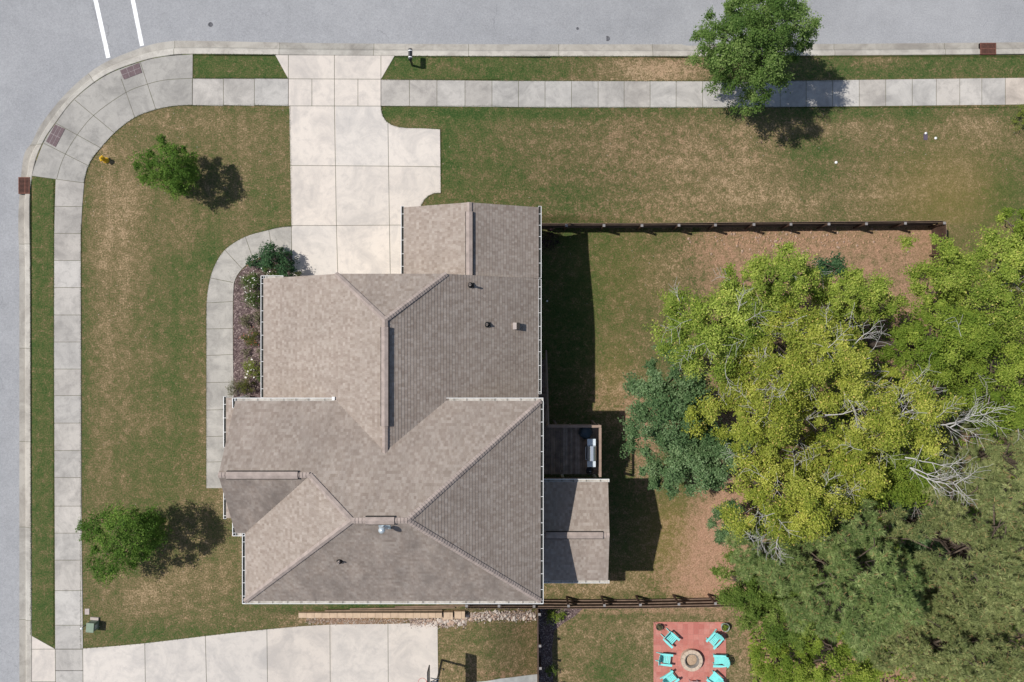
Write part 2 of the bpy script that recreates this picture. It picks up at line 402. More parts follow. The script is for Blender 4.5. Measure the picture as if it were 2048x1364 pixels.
def inpoly(X,Y,poly):
    ins=np.zeros(X.shape,bool); n=len(poly)
    for i in range(n):
        x1,y1=poly[i]; x2,y2=poly[(i+1)%n]
        if y1==y2: continue
        c=((y1>Y)!=(y2>Y))&(X<(x2-x1)*(Y-y1)/(y2-y1)+x1); ins^=c
    return ins
# ---------------------------------------------------------------- ground sheet
def pxr(x0,x1,y0,y1):      # helper ranges in photo pixels (on flat ground)
    return (x0-CX)/34,(x1-CX)/34,(CY-y1)/34,(CY-y0)/34
def ground():
    gx=np.concatenate([[-400,-200,-100,-60,-45,-38],np.arange(-33,36,.25),[40,48,60,100,200,400]])
    gy=np.concatenate([[-400,-200,-100,-60,-40,-30],np.arange(-23,23,.25),[26,35,60,100,200,400]])
    X,Y=np.meshgrid(gx,gy,indexing='ij'); Z=terr(X,Y)
    ins=inpoly(X,Y,roadpoly); Z=Z-np.where(ins,.4,0)
    Z=Z+np.where(ins,0,.006*np.sin(X*1.7+Y*2.3)*np.sin(Y*1.1-X*.7))
    nx,ny=X.shape; me=bpy.data.meshes.new('ground')
    co_=np.stack([X,Y,Z],-1).reshape(-1,3)
    i,j=np.meshgrid(np.arange(nx-1),np.arange(ny-1),indexing='ij'); a=(i*ny+j).ravel()
    q=np.stack([a,a+ny,a+ny+1,a+1],1).ravel()
    me.vertices.add(nx*ny); me.vertices.foreach_set('co',co_.ravel()); nf=len(a)
    me.loops.add(nf*4); me.loops.foreach_set('vertex_index',q.astype(np.int32))
    me.polygons.add(nf); me.polygons.foreach_set('loop_start',np.arange(0,nf*4,4,dtype=np.int32)); me.polygons.foreach_set('loop_total',np.full(nf,4,np.int32))
    me.update(calc_edges=True); me.materials.append(M['lawn'])
    # photo pixel of each vertex -> dryness, soil, yellowness fields
    px=CX+X*F/(H-Z); py=CY-Y*F/(H-Z)
    D=np.full(X.shape,.50); S=np.zeros(X.shape); Yl=np.zeros(X.shape)
    def bl(A,cx,cy,rx,ry,v,p=1.):
        g=np.exp(-(((px-cx)/rx)**2+((py-cy)/ry)**2)**p); A+=g*v
    D=np.where((px<112)&(py>340),.33,D); D=np.where(py<160,.30,D)
    # strip of north verge: dry under/left of the street tree
    bl(D,1260,140,130,40,.38); bl(D,1340,140,80,30,.35); bl(S,1330,140,80,30,.35); bl(D,900,140,60,20,.1); bl(D,1480,125,90,25,.15); bl(D,1760,118,60,12,.3)
    # front lawn west
    fw=(px>160)&(px<582)&(py>210)&(py<1290); D=np.where(fw,.55,D)
    bl(D,230,420,60,140,.15); bl(D,400,240,120,25,.12); bl(D,350,700,40,180,-.2); bl(D,520,400,50,60,-.12); bl(D,390,560,40,70,-.12); bl(D,220,650,40,300,.08)
    bl(D,390,1160,80,40,.16); bl(D,290,1190,60,30,.14); bl(D,440,1000,40,30,.12); bl(D,570,520,20,60,-.2); bl(D,420,500,25,40,-.25); bl(D,350,1270,200,25,-.2); bl(D,170,700,12,500,-.18);bl(D,300,960,100,120,-.1)
    # north lawn
    nl=(px>762)&(py>212)&(py<447); D=np.where(nl,.50,D)
    bl(D,1000,225,500,14,-.28); bl(D,950,330,70,90,-.15); bl(D,890,290,20,70,-.25); bl(D,1300,310,200,110,.14); bl(D,1480,330,150,100,.13); bl(D,1700,260,120,25,.12); bl(D,1640,300,60,20,-.22);bl(D,1620,350,40,30,-.2)
    bl(D,1560,400,180,30,.16); bl(D,1780,380,90,50,.15); bl(D,1930,330,60,200,.15); bl(Yl,1900,400,130,110,.9); bl(D,2000,420,60,90,-.28); bl(D,1990,260,70,40,.12); bl(D,1750,225,300,10,-.2)
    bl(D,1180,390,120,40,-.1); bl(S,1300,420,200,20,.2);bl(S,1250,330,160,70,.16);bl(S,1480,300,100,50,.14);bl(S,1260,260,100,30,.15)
    # backyard
    by=(px>1070)&(py>447)&(py<1200); D=np.where(by,.44,D)
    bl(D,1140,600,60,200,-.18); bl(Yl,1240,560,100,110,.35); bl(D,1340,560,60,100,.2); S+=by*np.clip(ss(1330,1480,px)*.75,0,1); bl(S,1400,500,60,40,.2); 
    bl(D,1230,770,60,60,.25); bl(S,1270,820,40,60,.45); bl(Yl,1230,760,50,80,.5); bl(S,1290,900,40,90,.6); bl(S,1420,1080,90,90,.45); bl(Yl,1350,1070,60,90,.8); bl(D,1340,1080,70,80,.25); bl(S,1330,990,60,40,-.1)
    bl(S,1400,1170,80,30,.5); bl(D,1140,1175,90,20,.25); bl(D,1250,1170,60,25,.25); bl(S,1190,800,30,40,.3)
    D=D+np.where(fw,.035*np.sin(X*2*np.pi/1.15+.3*np.sin(Y*.6)),0)+np.where(nl|by,.03*np.sin(Y*2*np.pi/1.05+.3*np.sin(X*.5)),0)
    # neighbour yards
    ny_=(py>1200)&(px>590); D=np.where(ny_,.62,D)
    bl(D,720,1213,150,8,-.5); bl(S,680,1242,70,9,.7); bl(S,760,1240,120,8,.6); bl(D,970,1270,60,25,-.12); bl(S,1000,1350,90,14,.4); bl(S,1050,1250,30,40,.25)
    bl(D,1220,1340,60,50,-.25); bl(D,1240,1230,70,12,-.1); bl(S,1300,1222,200,8,.55); bl(S,1470,1240,60,40,.2); bl(S,1520,1290,40,50,.6)
    bl(S,1440,1090,80,110,.28); bl(S,1370,1150,90,40,.22); bl(Yl,1330,1080,70,80,.5)
    e_=(px>1893)&(py<600)&(py>447); D=np.where(e_,.47,D); S=np.where(e_,0,S); Yl=np.where(e_,.45,Yl)
    S=np.where(px>1520,np.where(py>600,.75,S),S)
    col=np.stack([np.clip(D,0,1),np.clip(S,0,1),np.clip(Yl,0,1),np.ones_like(D)],-1).reshape(-1,4)
    at=me.attributes.new('f','FLOAT_COLOR','POINT'); at.data.foreach_set('color',col.ravel())
    o=bpy.data.objects.new('ground',me); link(o); o['kind']='structure'; o['label']='mown lawn and bare soil of the house lots'
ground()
# ---------------------------------------------------------------- road, kerb
mb=MB(); rz=lambda x,y: terr(x,y)
inner=[a.lerp(b,.10) for a,b in zip(ko,ki)]
drape(mb,[tuple(p) for p in inner]+[(85,inner[-1].y),(85,85),(-75,85),(-75,-60),(inner[0].x,-60)],-.14,3.)
o=mb.build('road',M['asphalt']); o['kind']='structure'
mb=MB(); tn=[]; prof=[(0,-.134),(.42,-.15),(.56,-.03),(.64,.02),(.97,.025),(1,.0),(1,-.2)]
L=0; nextj=2.; kt=jt(.9,1.05)
for i in range(len(ko)-1):
    segL=(ko[i+1]-ko[i]).length; nsub=max(1,round(segL/.5))
    for s in range(nsub):
        t0,t1=s/nsub,(s+1)/nsub; L+=segL/nsub; cuts=[(t0,t1,0)]
        if L>nextj: nextj+=rnd.uniform(5.2,6.2); e=.025/segL; cuts=[(t0,t1-e,0),(t1-e,t1,1)]; 
        for ta,tb,mm in cuts:
            a0=ko[i].lerp(ko[i+1],ta);a1=ki[i].lerp(ki[i+1],ta);b0=ko[i].lerp(ko[i+1],tb);b1=ki[i].lerp(ki[i+1],tb)
            for (u,zu),(v,zv) in zip(prof[:-1],prof[1:]):
                p=a0.lerp(a1,u);q=b0.lerp(b1,u);r=b0.lerp(b1,v);g=a0.lerp(a1,v)
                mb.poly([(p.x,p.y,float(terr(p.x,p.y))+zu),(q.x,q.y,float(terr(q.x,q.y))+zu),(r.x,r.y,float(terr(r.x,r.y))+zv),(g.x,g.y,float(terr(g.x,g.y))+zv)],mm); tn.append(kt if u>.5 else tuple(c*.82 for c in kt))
            if mm: kt=jt(.86,1.06,.01)
mb.m=[x for x in mb.m]
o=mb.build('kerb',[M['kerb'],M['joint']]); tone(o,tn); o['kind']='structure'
# crosswalk lines
mb=MB()
def paintline(p,q,wd):
    a=PX(*p);b=PX(*q);d=(b-a);d.z=0;s=Vector((-d.y,d.x,0)).normalized()*wd/2
    drape(mb,[tuple((a+s)[:2]),tuple((a-s)[:2]),tuple((b-s)[:2]),tuple((b+s)[:2])],-.136,.5)
paintline((176,-60),(214.5,114),.25); paintline((252,-60),(282,90),.24)
o=mb.build('crosswalk_lines',M['paint']); o['kind']='structure'
# corner sidewalk
CI=[(168,366),(174,340),(185,317),(201,297),(231,264),(270,235),(312,219),(350,212),(385,210)]
COu=[(64.5,352),(72,326),(89,283),(110,250),(150.5,198),(212,151.5),(281,124.5),(330,113.5),(386,109)]
MD=[(114,358),(121,333),(132,307),(155,270),(190,229),(251,186),(294,169),(333,160),(385,157)]
A=dens(CI,5);B=dens(COu,5);Dm=dens(MD,5)
corner=[WP(B)+WP(A)[::-1]]
rad=[((64.5,352),(168,366)),((89,287),(180,333)),((113,247),(202,296)),((150,200),(228,265)),((212,152),(240,257)),((243,158),(270,235)),((281,125),(312,219)),((386,108),(385,211))]
lines=[[a,b] for a,b in rad if a!=(212,152)]+[Dm]
slabs('corner_pavement',corner,M['conc'],[(.78,.79,.79)],lines=lines)
# west sidewalk
ys=[358,413,467,521,575,630,684,738,791,846,901,955,1012,1066,1120,1181,1250,1298,1341,1395,1450,1600]
def lx(y): return np.interp(y,[358,450,700,1300,1600],[112,109,108.5,111,112])
def rx_(y): return np.interp(y,[358,366,450,1000,1297,1600],[168.5,168,162,163,166,167])
pl=[];tn=[]
for a,b in zip(ys[:-1],ys[1:]):
    a2=366 if a==358 else a
    pl.append(WP([(lx(a),a),(rx_(a),a2),(rx_(b),b),(lx(b),b)])); tn.append(jt(.88,1.06) if a>500 else jt(.84,.92))
slabs('west_pavement',pl,M['conc'],tn,lines=[[(lx(y),y),(rx_(y),y)] for y in ys[1:]])
# north sidewalk (both sides of the driveway)
xs=[385,447,509,577]; pl=[];tn=[];ln=[]
for a,b in zip(xs[:-1],xs[1:]): pl.append(WP([(a,157.5),(b,158),(b,212),(a,210.5)])); tn.append(jt(.88,1.0))
ln+=[[(x,158),(x,211.5)] for x in xs]
xs=[762,819,874,930,984,1037,1090,1143,1196,1248,1300,1352,1405,1457,1509,1560,1612,1665,1718,1771,1824,1872,1919,1963,2010,2060,2110,2300]
ty=lambda x: np.interp(x,[762,1000,1500,1720,2048,2300],[159.5,162,163,160,156,154]); byy=lambda x: np.interp(x,[762,1100,1500,2048,2300],[212,215,215,209,206])
for k,(a,b) in enumerate(zip(xs[:-1],xs[1:])):
    pl.append(WP([(a,ty(a)),(b,ty(b)),(b,byy(b)),(a,byy(a))])); tn.append((1.12,1.04,.97) if a>=2010 else jt(.82,.9) if k in(0,1,3) else jt(.92,1.07))
ln+=[[(x,ty(x)),(x,byy(x))] for x in xs]
slabs('north_pavement',pl,M['conc'],tn,lines=ln)
# driveway
arc1=[(762,212),(762.5,222),(766,233),(773,243),(783,250),(797,254.5),(815,256.5),(845,257),(880,259)]
arc2=[(881.5,386),(869,386.5),(858,391),(849,399),(842,411)]
main=[(579,212)]+arc1+arc2+[(842,440),(842,600),(585,600),(583,455)]
pl=[WP([(551,110.5),(577,158),(762,158.5),(789,112)]),WP([(577,158),(577,212),(762,212),(762,158.5)])]+split(WP(main),[672,778],[331,450.5])
ln=[[(577,158),(762,158.7)],[(577,212),(762,212.5)],[(577,110),(577,213)],[(762,112),(762,212)],[(669,110),(669,213)],[(624,158),(624,212)],[(716,158),(716,212)],
 [(669,212),(671,331),(673,451),(676,560)],[(776,247),(779,450),(781,560)],[(581,331),(776,332.5),(881,334)],[(583,451),(673,451),(842,450)],[(583,453),(585,560)]]
slabs('driveway',pl,M['drive'],[jt(.945,1.02,.005) for _ in pl],lines=ln)
# front path
PO=[(583,453),(560,455),(535,461),(490,474),(450,500),(428,535),(418,570),(413.5,610),(413,700)]
PI=[(583,505),(565,505),(545,507),(508,520),(484,538),(470,560),(467,580),(466,615),(466,700)]
a=dens(PO,4);b=dens(PI,4)
pl=[WP(a+[(413,976),(470,976)]+b[::-1])]
ln=[[(x1,y1),(x2,y2)] for x1,y1,x2,y2 in ((450,500,484,537),(491,474,506,517),(538,460,545,505),(421,556,466,565),(413,606,466,603),(413,658,466,657),(413,711,466,709),(413,765,466,764),(413,820,460,819),(413,873,460,872),(413,924,460,923))]
slabs('front_path',pl,M['conc'],[(.90,.90,.88)],lines=ln)
# neighbour driveway
top=[(64.5,1272),(111,1298),(166,1297),(230,1292),(290,1286.5),(345,1280),(410,1272),(470,1265),(535,1258.5),(600,1252.5),(660,1249),(776,1247.5),(875,1246)]
pl=[WP([(64.5,1272),(111,1298),(112,1430),(64.5,1430)]),]+split(WP(top[2:]+[(877,1430),(167,1430)]),[291,413,535,661,777],[])
ln=[[(111,1298),(112,1430)],[(166,1297),(167,1430)],[(290,1287),(292,1430)],[(411,1272),(415,1430)],[(534,1258),(536,1430)],[(660,1249),(661,1430)],[(776,1248),(777,1430)],[(64,1298),(166,1297.5)],[(111,1341),(167,1341)],[(64,1363),(112,1363)]]
slabs('neighbour_driveway',pl,M['drive'],[jt(.90,.97) for _ in pl],lines=ln)
# mulch bed
mb=MB(); drape(mb,WP([(583,505),(565,506),(545,509),(508,522),(484,540),(470,562),(467.5,580),(467,615),(467,802),(560,802),(600,802),(600,545),(586,545)]),.02,.5,0,.05)
mb.build('mulch_bed',M['mulch'])['kind']='structure'
mb=MB(); drape(mb,WP([(1077,1218),(1165,1217),(1150,1232),(1125,1247),(1108,1262),(1104,1300),(1108,1400),(1077,1400)]),.02,.5,0,.03)
mb.build('neighbour_mulch_bed',M['mulch'])['kind']='structure'
# patio
pat=WP([(1307,1243.5),(1452,1244),(1452,1420),(1307,1420)])
mb=MB(); drape(mb,pat,.03,.5,0,.06); mb.build('patio_paving',M['pavers'])['kind']='structure'

# ---------------------------------------------------------------- leaves
def quadmesh(name,V,mats,parent=None,idx=None,org=None,k=4,clump=None):
    V=np.asarray(V,dtype=np.float32).reshape(-1,3); n=len(V)//k
    me=bpy.data.meshes.new(name)
    if org is not None: V=V-np.array(org,dtype=np.float32)
    me.vertices.add(len(V)); me.vertices.foreach_set('co',V.ravel())
    me.loops.add(len(V)); me.loops.foreach_set('vertex_index',np.arange(len(V),dtype=np.int32))
    me.polygons.add(n); me.polygons.foreach_set('loop_start',np.arange(0,n*k,k,dtype=np.int32)); me.polygons.foreach_set('loop_total',np.full(n,k,np.int32))
    for m in (mats if isinstance(mats,(list,tuple)) else [mats]): me.materials.append(m)
    if idx is not None: me.polygons.foreach_set('material_index',np.asarray(idx,dtype=np.int32))
    me.update(calc_edges=True)
    if clump is None: cv=np.full(n,.5,dtype=np.float32)
    else: cv=np.repeat(rng.random(-(-n//clump)),clump)[:n].astype(np.float32)
    at=me.attributes.new('clump','FLOAT','FACE'); at.data.foreach_set('value',cv)
    o=bpy.data.objects.new(name,me)
    if org is not None: o.location=org
    return link(o,parent)
def unit(n,up=0.):
    d=rng.normal(size=(n,3)); d[:,2]+=up; return d/np.linalg.norm(d,axis=1,keepdims=True)
def leafquads(P,size,nrm,aspect=.55):
    n=len(P); t=rng.normal(size=(n,3)); t-= (t*nrm).sum(1,keepdims=True)*nrm; t/=np.linalg.norm(t,axis=1,keepdims=True)+1e-9
    b=np.cross(nrm,t); s=size[:,None]
    return np.stack([P-t*s*.5,P+b*s*aspect*.5-nrm*s*.08,P+t*s*.5,P-b*s*aspect*.5-nrm*s*.08],1)
def lobes_disc(c,rx,ry,rz,n,edge=.85,seed=0,low=.35):
    r=np.random.default_rng(seed); out=[]
    ph=r.uniform(0,6.28,4); am=r.uniform(.05,.13,4)
    for i in range(n):
        u=math.sqrt((i+.5)/n); a=i*2.39996+r.uniform(-.35,.35)
        k=1+sum(am[q]*math.sin((q+2)*a+ph[q]) for q in range(4))
        rr=u*k*edge
        z=rz*(math.sqrt(max(0,1-min(u,1)**2))*r.uniform(.62,1.05))-rz*low*r.uniform(0,1)*(u>.6)-(rz*r.uniform(.3,.8) if r.random()<.28 else 0)
        out.append((c[0]+rx*rr*math.cos(a),c[1]+ry*rr*math.sin(a),c[2]+z))
    return np.array(out)
def lobe_leaves(L,lr,per,size,up=.5,shell=.55,flat=.75,r_var=.45):
    n=len(L); lrs=lr*rng.uniform(1-r_var,1+r_var,n)
    P=np.repeat(L,per,0); d=unit(len(P),up*.6); rad=np.repeat(lrs,per)[:,None]*(shell+(1-shell)*rng.random((len(P),1)))
    # lumpy lobe outline
    ph=np.repeat(rng.uniform(0,6.28,n),per)[:,None]; ang=np.arctan2(d[:,1:2],d[:,0:1]); rad=rad*(1+.30*np.sin(ang*3+ph)+.22*np.sin(ang*7+2*ph)+.12*rng.normal(size=ang.shape))
    off=d*rad; off[:,2]*=flat; P=P+off
    nr=unit(len(P),0)*.85+d*.3+np.array([-.2,.04,up+.3]); nr/=np.linalg.norm(nr,axis=1,keepdims=True)
    return leafquads(P,size*rng.uniform(.65,1.3,len(P)),nr)
def limb(mb,a,b,r0,r1,sag=.25,n=4,m=0,jit=.08):
    a=Vector(a);b=Vector(b);L=(b-a).length; pts=[];rd=[]
    for i in range(n+1):
        t=i/n; p=a.lerp(b,t)+Vector((0,0,L*sag*math.sin(t*math.pi)*.3))
        if 0<i<n: p+=Vector((rnd.uniform(-1,1),rnd.uniform(-1,1),rnd.uniform(-1,1)))*L*jit
        pts.append(p);rd.append(r0+(r1-r0)*t)
    mb.tube(pts,rd,5,m); return pts
def bare(mb,p,d,L,r,depth):
    p=Vector(p);d=Vector(d).normalized(); pts=[p.copy()];rd=[r]; n=5
    q=p.copy(); dd=d.copy()
    for i in range(n):
        dd=(dd+Vector((rnd.uniform(-.25,.25),rnd.uniform(-.25,.25),rnd.uniform(-.12,.14)))).normalized()
        q=q+dd*L/n; pts.append(q.copy()); rd.append(max(.006,r*(1-(i+1)/n*.75)))
        if depth>0 and i>=1:
            for s in (-1,1):
                if rnd.random()<.75:
                    a=s*rnd.uniform(.5,1.0); c,sn=math.cos(a),math.sin(a)
                    bare(mb,q,(dd.x*c-dd.y*sn,dd.x*sn+dd.y*c,dd.z+rnd.uniform(-.1,.25)),L*rnd.uniform(.35,.6),r*.5,depth-1)
    mb.tube(pts,rd,4 if depth<2 else 5,0,cap=False)
def tree(name,px,py,z,rxp,ryp,rz,nl,lr,per,size,mat,label,cat='tree',group=None,bark='bark',seed=1,up=.5,dead=0,lobes=None,trunk_r=.16,shell=.5,flat=.75,under=0,deadr=.016,deadlen=1.3,deadpts=None,depth=1,root=None):
    k=(H-z)/F; c=W(px,py,z)
    c3=(c[0],c[1],z-rz*.45)
    if lobes is not None:
        L=np.array([(*W(a,b,zz),zz) for a,b,zz in lobes])
    else: L=lobes_disc(c3,rxp*k,ryp*k,rz,nl,seed=seed)
    gz=float(terr(c[0],c[1]))
    rad_=math.hypot(*c); sh=min(.6*min(rxp,ryp)*k,(z-gz)*rad_/H*.9)/max(rad_,1e-6)
    base=Vector((c[0]*(1+sh),c[1]*(1+sh),0)); base.z=float(terr(base.x,base.y))-.05
    if root: base=PX(*root)
    t=thing(name,base,label,cat,group)
    q=lobe_leaves(L,lr,per,size,up,shell,flat)
    if under:
        Lu=L.copy(); Lu[:,2]-=rz*.6; Lu[:,:2]=(Lu[:,:2]-np.array(c))*.75+np.array(c); q=np.concatenate([q,lobe_leaves(Lu[::2],lr,per*under//100,size,up*.5,shell)])
    crown=quadmesh('crown',q,mat,t,org=tuple(base),clump=per); crown.location=(0,0,0)
    mb=MB(); top=Vector((c[0],c[1],z-rz*.55))
    mb.tube([base,base.lerp(top,.5)+Vector((rnd.uniform(-.1,.1),rnd.uniform(-.1,.1),0)),top],[trunk_r*1.2,trunk_r,trunk_r*.6],8)
    for l in L[::max(1,len(L)//14)]:
        a=base.lerp(top,rnd.uniform(.55,1)); limb(mb,a,Vector(l),trunk_r*.45,.015)
    o=mb.build('trunk',M[bark],t,org=tuple(base)); o.location=(0,0,0)
    if dead or deadpts:
        def fin(mb):
            if mb.v: o=mb.build('bare_branch',M['pale'],t,org=tuple(base)); o.location=(0,0,0)
        for (ax,ay,bx,by,zz,r) in deadpts or []:
            mb=MB(); a=PZ(ax,ay,zz-.3); b=PZ(bx,by,zz+.25); bare(mb,a,b-a,(b-a).length,r,2); fin(mb)
        zt=L[:,2].max()
        for i in range(dead):
            l=L[rnd.randrange(len(L))]; a=rnd.uniform(0,6.28)
            if l[2]<z-rz*.7: continue
            mb=MB(); p=Vector(l)+Vector((0,0,lr*flat*rnd.uniform(.55,.95))); bare(mb,p,(math.cos(a),math.sin(a),rnd.uniform(-.05,.25)),deadlen*rnd.uniform(.5,1.1),deadr*rnd.uniform(.6,1.2),depth); fin(mb)
    return t
def needles(L,per,nn,lr,length,wd,flat=.7):
    # L lobes -> tufts on lobe shells -> radiating needles
    P=np.repeat(L,per,0); d=unit(len(P),.5); off=d*lr*(.45+.55*rng.random((len(P),1))); off[:,2]*=flat; P=P+off
    ax=d*.6+np.array([0,0,.8]); ax/=np.linalg.norm(ax,axis=1,keepdims=True)
    P2=np.repeat(P,nn,0); A2=np.repeat(ax,nn,0); e=unit(len(P2))+A2*.55; e/=np.linalg.norm(e,axis=1,keepdims=True)
    ln=length*rng.uniform(.7,1.15,(len(P2),1)); s=np.cross(e,np.array([0,0,1.])+rng.normal(size=e.shape)*.3); s/=np.linalg.norm(s,axis=1,keepdims=True)+1e-9
    return np.stack([P2-s*wd/2,P2+s*wd/2,P2+e*ln],1)
def pine(px,py,z,rxp,ryp,rz,nl,lr,per,mat,label,seed=1,nn=40,length=.27,wd=.034):
    k=(H-z)/F; c=W(px,py,z); rad_=math.hypot(*c); sh=min(.6*min(rxp,ryp)*k,(z+2.6)*rad_/H*.9)/rad_; base=Vector((c[0]*(1+sh),c[1]*(1+sh),-2.65)); t=thing('pine_tree',base,label,'pine tree','pines at the wood edge')
    L=lobes_disc((c[0],c[1],z-rz*.5),rxp*k,ryp*k,rz,nl,seed=seed,low=.6)
    q=needles(L,per,nn,lr,length,wd)
    o=quadmesh('crown',q,mat,t,org=tuple(base),k=3,clump=nn); o.location=(0,0,0)
    mb=MB(); top=Vector((c[0],c[1],z)); mb.tube([base,base.lerp(top,.5),top],[.24,.18,.04],8)
    for l in L[::2]:
        a=base.lerp(top,rnd.uniform(.45,.9)); limb(mb,a,Vector(l),.06,.02)
    o=mb.build('trunk',M['bark'],t,org=tuple(base)); o.location=(0,0,0)
    return t
F1=foliage('maple leaves',(.05,.105,.015),(.12,.225,.035),(.32,.45,.09))
F2=foliage('street tree leaves',(.06,.12,.025),(.15,.24,.055),(.36,.46,.16))
F3=foliage('blue green oak leaves',(.06,.12,.045),(.145,.235,.095),(.38,.50,.26))
F4=foliage('yellow green leaves',(.14,.20,.028),(.38,.41,.06),(.80,.78,.19),dry=(.66,.50,.16))
F4G=foliage('fresh green leaves',(.11,.18,.025),(.30,.385,.06),(.66,.72,.17),dry=(.60,.55,.15))
F5=foliage('mid green leaves',(.095,.165,.02),(.24,.32,.045),(.50,.56,.11))
F6=foliage('pine needles',(.075,.125,.035),(.22,.295,.095),(.50,.56,.24),trans=.2,dry=(.42,.26,.13))
F7=foliage('olive pine needles',(.09,.125,.04),(.26,.29,.11),(.52,.54,.24),trans=.2,dry=(.42,.26,.13))
F8=foliage('fine green leaves',(.07,.13,.02),(.165,.235,.045),(.36,.43,.12))
F9=foliage('conifer needles',(0.024,0.060,0.026),(0.048,0.108,0.042),(0.120,0.192,0.084),trans=.12)
F10=foliage('rose bush leaves',(0.048,0.090,0.022),(0.108,0.168,0.036),(0.204,0.252,0.072))
F11=foliage('reddish shrub leaves',(0.055,0.088,0.022),(0.154,0.165,0.044),(0.275,0.165,0.055))
F12=foliage('grey green grass blades',(0.121,0.121,0.066),(0.198,0.187,0.110),(0.275,0.242,0.154))
F13=foliage('purple leaves',(0.018,0.010,0.013),(0.045,0.022,0.030),(0.100,0.060,0.060),trans=.15)
F14=foliage('lime leaves',(0.132,0.176,0.033),(0.242,0.286,0.055),(0.396,0.396,0.110))
FW=simple('white petals',(.85,.80,.74),.7,var=.15,bstr=0)
# street and lawn trees
tree('maple_tree',330,328,3.1,1,1,2.6,1,.40,520,.088,F1,'small bright green maple on the front lawn beside the yellow hydrant',lobes=[(x,y,z) for x,y,z in
 ((322,278,3.3),(324,296,3.0),(345,300,3.1),(366,300,2.9),(300,308,2.6),(283,318,2.3),(274,332,2.1),(300,330,2.9),(325,322,3.7),(348,322,3.7),(372,320,3.0),(385,316,2.4),(290,345,2.3),(310,350,3.1),(335,345,3.9),(360,345,3.5),(380,340,2.7),(300,360,2.2),(325,366,2.7),(348,368,3.0),(368,362,2.7),(384,358,2.2),(350,384,2.3),(362,378,2.4),(330,340,2.5),(350,330,2.1),(310,325,2.0),(340,360,1.9),(365,340,1.9),(286,358,1.7),(340,300,2.1))],trunk_r=.07,seed=3,under=60)
tree('maple_tree',238,1090,4.2,82,74,3.2,52,.43,560,.088,F1,'rounded dark green maple on the front lawn near the green cabinet',lobes=[(x,y,z) for x,y,z in
 ((165,1052,2.5),(178,1054,3.1),(192,1040,3.5),(214,1028,3.8),(238,1026,4.0),(262,1034,4.0),(285,1036,3.8),(302,1030,3.3),(306,1048,3.1),(196,1062,4.0),(220,1052,4.5),(246,1052,4.8),(272,1056,4.5),(296,1062,4.0),(308,1070,3.3),(178,1074,2.9),(205,1080,4.1),(232,1078,5.0),(258,1082,5.0),(284,1086,4.3),(304,1092,3.5),(190,1100,3.3),(215,1104,4.1),(242,1106,4.5),(268,1108,4.1),(286,1112,3.5),(186,1126,2.8),(205,1132,3.3),(228,1136,3.5),(250,1130,3.6),(268,1128,3.2),(200,1148,2.6),(218,1152,2.8),(225,1090,2.9),(250,1070,2.9),(270,1095,2.8),(235,1115,2.5),(205,1070,2.8),(255,1045,2.8),(290,1045,2.5),(296,1100,2.5))],trunk_r=.09,seed=5,under=70)
tree('street_tree',1524,66,5.9,124,130,4.0,165,.42,330,.10,F2,'large feathery green tree in the verge overhanging the road and pavement',seed=12,trunk_r=.16,under=70,shell=.35,flat=.9)
# ---------------------------------------------------------------- wood edge
def WT(*a,**k): k.setdefault('shell',.3); k.setdefault('flat',.9); return tree(*a,**k)
WT('oak_tree',1345,812,5.4,104,122,2.6,68,0.51,519,0.124,F3,'blue green oak crown nearest the deck at the edge of the wood',seed=21,trunk_r=.18)
WT('oak_tree',1412,918,5.0,88,84,2.4,46,0.49,519,0.124,F3,'blue green oak crown just below its twin, right of the grill deck',seed=22,trunk_r=.16)
WT('oak_tree',1330,950,3.6,48,42,1.6,18,0.37,441,0.112,F3,'small blue green oak sapling reaching the tip of the porch shadow',seed=23,trunk_r=.08)
WT('oak_tree',1465,1055,2.4,38,55,1.6,20,0.37,441,0.106,F3,'dark green sapling on bare soil above the long lower fence',seed=24,trunk_r=.08)
YL='trees with yellowing leaves'
WT('yellowing_tree',1450,660,9.5,150,100,3.6,93,0.51,472,0.103,F4G,'yellow green tree crown reaching furthest left over the back lawn','tree',YL,seed=31,dead=18,trunk_r=.2)
WT('yellowing_tree',1560,560,9.0,105,72,3.2,52,0.45,472,0.099,F4G,'yellow green crown in front of the bare soil below the upper fence','tree',YL,root=(1570,640),seed=32,dead=4,trunk_r=.16)
WT('yellowing_tree',1630,720,11.5,150,120,4.2,102,0.51,504,0.103,F4,'tall yellow green tree at the middle of the wood','tree',YL,seed=33,dead=30,trunk_r=.22)
WT('yellowing_tree',1520,840,9.5,115,110,3.6,74,0.49,472,0.103,F4,'yellow green tree crown behind the blue green oak','tree',YL,seed=34,dead=18,trunk_r=.18)
WT('yellowing_tree',1790,830,11.8,150,110,3.8,86,0.49,472,0.099,F4,'yellow green tree with many bleached bare branches','tree',YL,seed=35,dead=30,trunk_r=.22,
 deadpts=[(1730,840,1850,820,12,0.043),(1850,848,1950,862,12,0.043),(1900,855,1960,800,12,0.037),(1810,915,1900,905,11.5,0.037),(1820,935,1880,1010,11,0.043),(1820,935,1910,950,11,0.037),(1680,760,1700,830,12,0.031),(1700,700,1730,640,12,0.031),(1650,830,1740,850,11.6,0.037)])
WT('yellowing_tree',1590,1010,10.5,120,95,3.6,71,0.48,472,0.099,F4,'yellow green crown overlapping the pines above the patio','tree',YL,seed=36,dead=18,trunk_r=.2,deadpts=[(1560,1065,1540,1110,10.8,0.031),(1545,1060,1500,1100,10.4,0.031),(1620,1000,1660,960,11,0.031)])
WT('yellowing_tree',1690,945,8.6,95,80,3.2,60,.48,430,.122,F4,'yellow green crown just above the bleached lower branches','tree',YL,seed=77,dead=14,trunk_r=.16)
WT('green_tree',1900,690,9.5,110,90,3.4,65,0.49,488,0.106,F5,'mid green tree crown at the right beside the tall yellow green one',seed=41,dead=3,trunk_r=.2)
